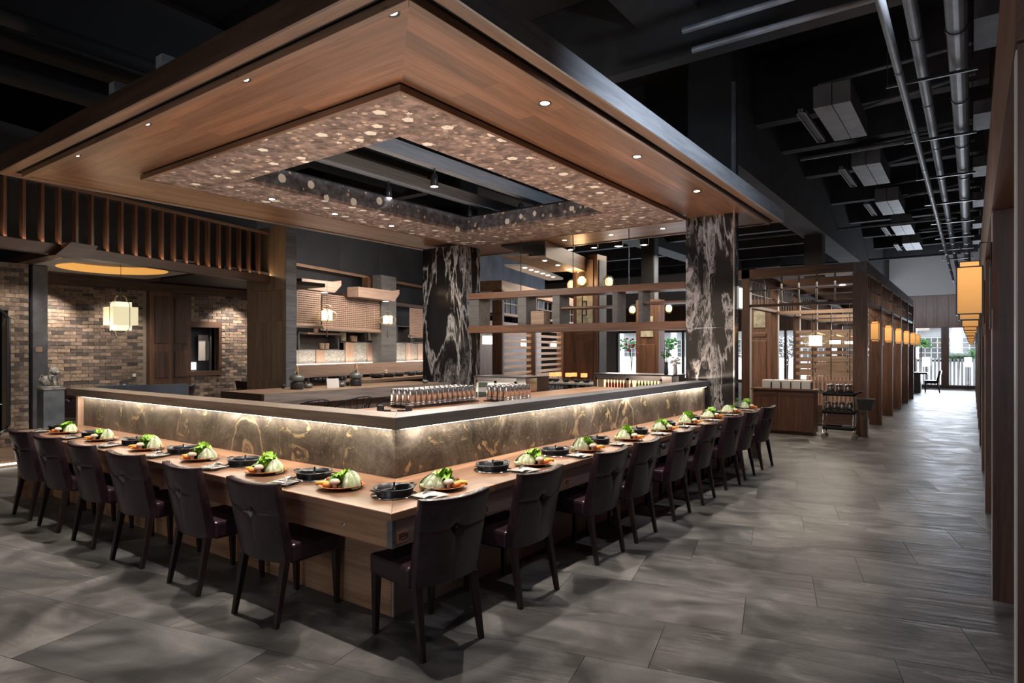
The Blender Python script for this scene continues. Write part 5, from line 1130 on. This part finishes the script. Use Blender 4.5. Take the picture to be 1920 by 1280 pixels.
# lanterns
def lantern(x, y, z, lab, grp, side=1):
    t = thing('amber_lantern', lab, 'lantern', (x, y, z), group=grp)
    m = MB().box(-.066, .066, -.066, .066, -.15, .15).build('shade', 'amber', t); MB().box(-.052, .052, -.052, .052, .152, .185).build('end_shade', 'amber', t); MB().box(-.052, .052, -.052, .052, -.185, -.152).build('end_shade', 'amber', t)
    m = MB(); e = .068
    for sx in (-1, 1):
        for sy in (-1, 1):
            m.box(sx * e - .004, sx * e + .004, sy * e - .004, sy * e + .004, -.155, .155); q = .053; m.box(sx * q - .003, sx * q + .003, sy * q - .003, sy * q + .003, .15, .19); m.box(sx * q - .003, sx * q + .003, sy * q - .003, sy * q + .003, -.19, -.15)
    for z_ in (-.152, .152):
        for s in (-1, 1): m.box(-e, e, s * e - .004, s * e + .004, z_ - .004, z_ + .004); m.box(s * e - .004, s * e + .004, -e, e, z_ - .004, z_ + .004)
    for z_ in (-.188, .188):
        for s in (-1, 1): q = .053; m.box(-q, q, s * q - .003, s * q + .003, z_ - .003, z_ + .003); m.box(s * q - .003, s * q + .003, -q, q, z_ - .003, z_ + .003)
    m.build('frame', 'iron', t)
    MB().tube([(0, 0, .185), (0, 0, .26)], .005, 6).tube([(-side * .055, 0, .30), (-side * .045, 0, .275), (-side * .02, 0, .262), (0, 0, .26), (side * .025, 0, .262), (side * .05, 0, .285), (side * .055, 0, .31), (side * .115, 0, .31), (side * .115, 0, -.12)], .0055, 6).build('bracket', 'iron', t)
    bx('wall_plate', 'iron', side * .11 - .006, side * .11 + .006, -.03, .03, -.25, .15, t)
for k in range(9):
    y = 5.1 + 2.76 * k; lantern(-.012, y, 2.035, 'amber box lantern on the right post row, %s from the camera' % ORD[k], 'lanterns along the right posts', 1)
for k in range(6):
    y = YS[k] + .1; lantern(-1.479, y + .0, 2.0, 'amber box lantern on the pavilion posts, %s from the front' % ORD[k].replace('nearest', 'first'), 'lanterns along the pavilion', -1)
# right post row
rp = thing('post_row', 'row of tall dark timber posts with lintel along the right edge', 'partition')
for k in range(11):
    y = 2.43 + 2.78 * k + (.02 if k else 0); bx('post', 'red_z', .112, .26, y, y + .13, 0, 2.57, rp); bx('post_lit_edge', 'frame_white', .108, .112, y + .02, y + .11, 0, 2.56, rp)  # aisle light on each post's side is painted as a pale strip
    bx('lintel', 'red_y', .105, .26, y - .02, y + 2.755, 2.572, 3.25, rp)
struct(bx('wall_partition', 'red_y', .30, .36, -2, 33, 0, 3.2)); bx('upper_board', 'dark_y', .26, .62, -2, 32.9, 3.26, 6.69)
o = bpy.data.objects['upper_board']; o.name = 'wall_right_upper'; struct(o)
# ------------------------------------------------------------ far end: windows, wall, street
fw = struct(bx('wall_end', 'dark_z', -16.5, 2.9, 33, 33.2, 2.61, 4.02))
for i in range(46): bx('wall_board', 'red_z', -16 + i * .4, -16 + i * .4 + .385, 32.97, 33, 2.63, 4.02, fw)
struct(bx('wall_end_upper', 'plaster', -16.5, 2.9, 32.9, 33.2, 4.03, 6.7)); struct(bx('trim_2', 'dark_x', -16.5, 2.9, 32.9, 33.2, 0, .14))
xs = [-16.5, -15.2, -13.9, -12.6, -11.3, -10.0, -8.7, -7.4, -6.1, -4.8, -3.5, -2.05, -.93, .25, 1.5, 2.9]
for k in range(len(xs) - 1):
    wn = struct(bx('window_%d' % (k + 1), 'dark_z', xs[k] - (.14 if k == 12 else .05), xs[k] + (.14 if k == 12 else .05), 32.95, 33.1, .14, 2.61)); bx('pane', 'pane', xs[k] + .06, xs[k + 1] - .06, 33.0, 33.01, .14, 2.61, wn)
struct(bx('floor_outside', 'facade', -40, 20, 33.5, 60, -.3, -.1))
bd = thing('street_building', 'pale office building across the street beyond the windows', 'building'); bx('wall', 'facade', -40, 15, 44, 46, -.1, 14, bd)
rg = random.Random(2)
for k in range(22):
    x0 = -34 + k * 2.1
    for z0, z1 in ((1.2, 2.35), (4.3, 6.6)):
        f_ = bx('window', 'facadeglass', x0, x0 + 1.5, 43.96, 44, z0, z1, bd); m = MB()
        for i in range(1, 5): m.box(x0 + i * .3 - .02, x0 + i * .3 + .02, 43.93, 43.96, z0, z1)
        for i in range(1, 4): m.box(x0, x0 + 1.5, 43.93, 43.96, z0 + (z1 - z0) * i / 4 - .02, z0 + (z1 - z0) * i / 4 + .02)
        m.build('glazing_bars', 'frame_white', f_)
    bx('louvre_band', 'greystone', x0, x0 + 1.6, 43.6, 43.9, 2.9, 4.0, bd)
fe = thing('street_fence', 'pale picket fence outside the end windows', 'fence')
for i in range(60): bx('picket', 'facade', -7 + i * .15, -7 + i * .15 + .08, 36, 36.03, -.1, 1.25, fe)
bx('rail', 'greystone', -7, 2.2, 36.03, 36.06, 1.1, 1.2, fe)
def bush(x, y, z, r, lab, seed, mat='leaf'):
    rg = random.Random(seed); t = thing('street_shrub', lab, 'shrub', (x, y, 0)); m = MB()
    for i in range(70):
        a = rg.random() * 6.28; b3 = rg.uniform(-1, 1); q = r * rg.random() ** .4; c = (q * math.cos(a) * 1.2, q * math.sin(a) * .6, z + q * b3 * .6); m.blob(c, rg.uniform(.05, .12), 5, 3, (1, 1, .6), .02, rg)
    m.build('foliage', mat, t); MB().tube([(0, 0, -.1), (.03, 0, z)], .04, 6).build('stem', 'dark_z', t)
bush(on_y(1797, 668, 37)[0], 37, 1.35, .38, 'bright green shrub behind the fence, left one', 1); bush(on_y(1822, 668, 38)[0] + .25, 38, 1.4, .42, 'bright green shrub behind the fence, right one', 2)
for k, px in enumerate((1160, 1190, 1250, 1724)):
    x, y, z = on_y(px, 650, 38); bush(x, 37.6 + 1.3 * (k % 2), 2.0, .75 if k < 3 else .35, 'leafy street tree outside the windows, %s from the left' % ORD[k].replace('nearest', 'first'), 10 + k)
x, y, z = on_y(1475, 655, 36.5); ft = thing('lit_tree', 'street tree wound with tiny blue-white fairy lights', 'tree', (x, 36.5, 0)); rg = random.Random(9); m = MB()
for i in range(170):
    a = rg.random() * 6.28; q = .55 * rg.random() ** .5; m.blob((q * math.cos(a), q * math.sin(a) * .5, rg.uniform(.7, 2.4)), .018, 4, 3)
m.build('fairy_lights', 'fairy', ft)['kind'] = 'stuff'; MB().tube([(0, 0, 0), (.05, 0, 1.2), (-.05, 0, 2.6)], [.08, .06, .03], 6).build('trunk', 'dark_z', ft)
for k, (x, z) in enumerate(((-1.58, 1.2), (-.12, 1.2))):
    t = thing('floor_lantern', 'white box floor lantern by the end window, %s one' % ('left', 'right')[k], 'lantern', (x, 32.2, 0)); bx('shade', 'glow_lampw', -.13, .13, -.13, .13, .95, 1.35, t); bx('stand', 'iron', -.02, .02, -.02, .02, 0, .95, t); bx('foot', 'iron', -.12, .12, -.12, .12, 0, .02, t)
et = thing('end_table', 'grey timber table at the end of the aisle', 'table', (-2.0, 29.4, 0)); bx('tabletop', 'grey_x', -.9, .62, -.4, .4, .72, .78, et); bx('side_panel', 'grey_y', -.35, .40, -.38, .38, 0, .72, et)
dup(ch0, (-1.25, 29.4, 0), R(90), 'dark chair beside the grey table at the aisle end', 'chairs at the aisle end')
# ------------------------------------------------------------ ceiling services
def beamx(y, lab, z0=5.5, x0=-24, x1=.2, th=.25): return struct(bx('ceiling_beam', 'beam', x0, x1, y, y + th, z0, 6.69))
for k, y in enumerate((5.2, 8.0, 11.2, 13.0, 15.2, 18.4, 21.5, 24.5, 27.5, 30.5)): beamx(y, '')
struct(bx('ceiling_beam', 'beam', -3.7, -2.85, 1, 9.4, 6.05, 6.6)); struct(bx('ceiling_beam', 'beam', -3.6, -3.0, 9.76, 33, 4.6, 6.6)); struct(bx('ceiling_beam', 'ceil', -9.5, -8.8, 0, 33, 5.25, 6.3))
c2 = tag(bx('black_column', 'black', -3.5, -3.07, 17.6, 18.0, 3.335, 5.5), 'black square column rising out of the pavilion', 'column')
def pipe(q, z, r, lab, mat='duct', y0=.5, y1=31, fl=True):
    x = on_z(q[0], q[1], z)[0]; t = thing('ceiling_pipe', lab, 'pipe', (0, 0, 0), group='pipes above the aisle'); MB().tube([(x, y0, z), (x, y1, z)], r, 14).build('pipe', mat, t, smooth=True)
    if fl:
        for i in range(14): MB().tube([(x, 3 + i * 2, z), (x, 3.05 + i * 2, z)], r * 1.12, 14).build('collar', 'iron', t)
pipe((1650, 0), 4.3, .036, 'slim grey sprinkler pipe slanting over the aisle'); pipe((1706, 0), 4.6, .055, 'medium grey duct pipe over the aisle'); pipe((1792, 0), 4.6, .085, 'thick grey insulated pipe over the aisle')
for k in range(9):
    y = 5.6 + 2.3 * k; t = thing('pipe_hanger', 'black hanger bar under the aisle pipes, %s from the camera' % ORD[k], 'hanger', (0, 0, 0), group='pipe hanger bars')
    bx('bar', 'iron', -.75, .05, y, y + .03, 4.48, 4.51, t); bx('rod', 'iron', -.74, -.73, y, y + .01, 4.51, 6.3, t); bx('rod', 'iron', .0, .01, y, y + .01, 4.51, 6.3, t)
for k in range(5):
    y = 10.4 + 3.45 * k; t = thing('ceiling_fan_unit', 'grey boxed air unit over the aisle, %s from the camera' % ORD[k], 'air conditioner', (-1.56, y, 5.0), group='grey air units')
    bx('casing', 'acbody', -.22, .01, -.85, .85, 0, .3, t); bx('casing', 'acbody', .02, .24, -.85, .85, .0, .3, t)
    gr = MB().box(-.46, -.44, -.78, .78, 0, .06).box(-.36, -.34, -.78, .78, 0, .06).box(-.46, -.34, -.78, -.76, 0, .06).box(-.46, -.34, .76, .78, 0, .06).build('grille_frame', 'acbody', t); bx('grille', 'black', -.44, -.36, -.76, .76, .02, .05, t)
    MB().tube([(.2, .5, .32), (1.6, .5, .5)], .03, 8).build('pipework', 'duct', t); MB().tube([(-.2, -.6, .36), (-.2, -.6, .4), (1.6, -.6, .5)], .025, 8).build('pipework', 'duct', t)
for k in range(6):
    y = 8.4 + 3.4 * k; tag(bx('small_vent', 'acbody', .02, .24, y, y + .9, 5.2, 5.4), 'narrow grey vent box above the right posts, %s from the camera' % ORD[k], 'vent', 'vent boxes at right')
for k, (y, z, x0) in enumerate(((6.8, 5.2, -2.6), (7.1, 5.1, -2.6), (12.3, 5.1, -2.5), (19.5, 5.0, -6), (26, 4.9, -6))):
    t = tag(MB().tube([(x0, y, z), (-.3, y, z)], .035, 10).build('cross_pipe', 'duct', smooth=True), 'thin grey pipe crossing above the aisle, %s from the camera' % ORD[k], 'pipe', 'thin cross pipes')
for k, (x, r) in enumerate(((-8.2, .12), (-9.0, .18), (-7.4, .08))):
    tag(MB().tube([(x, -1, 5.0 - .1 * k), (x, 8.7, 5.0 - .1 * k)], r, 14).build('dark_duct', 'ceil', smooth=True), 'dark round duct above the left side, %s' % ('slim one', 'widest one', 'thinnest one')[k], 'duct', 'dark ducts at left')
for k, (px, py, yy) in enumerate(((1515, 150, 9.0), (1866, 364, 0)) [:1]):
    pass
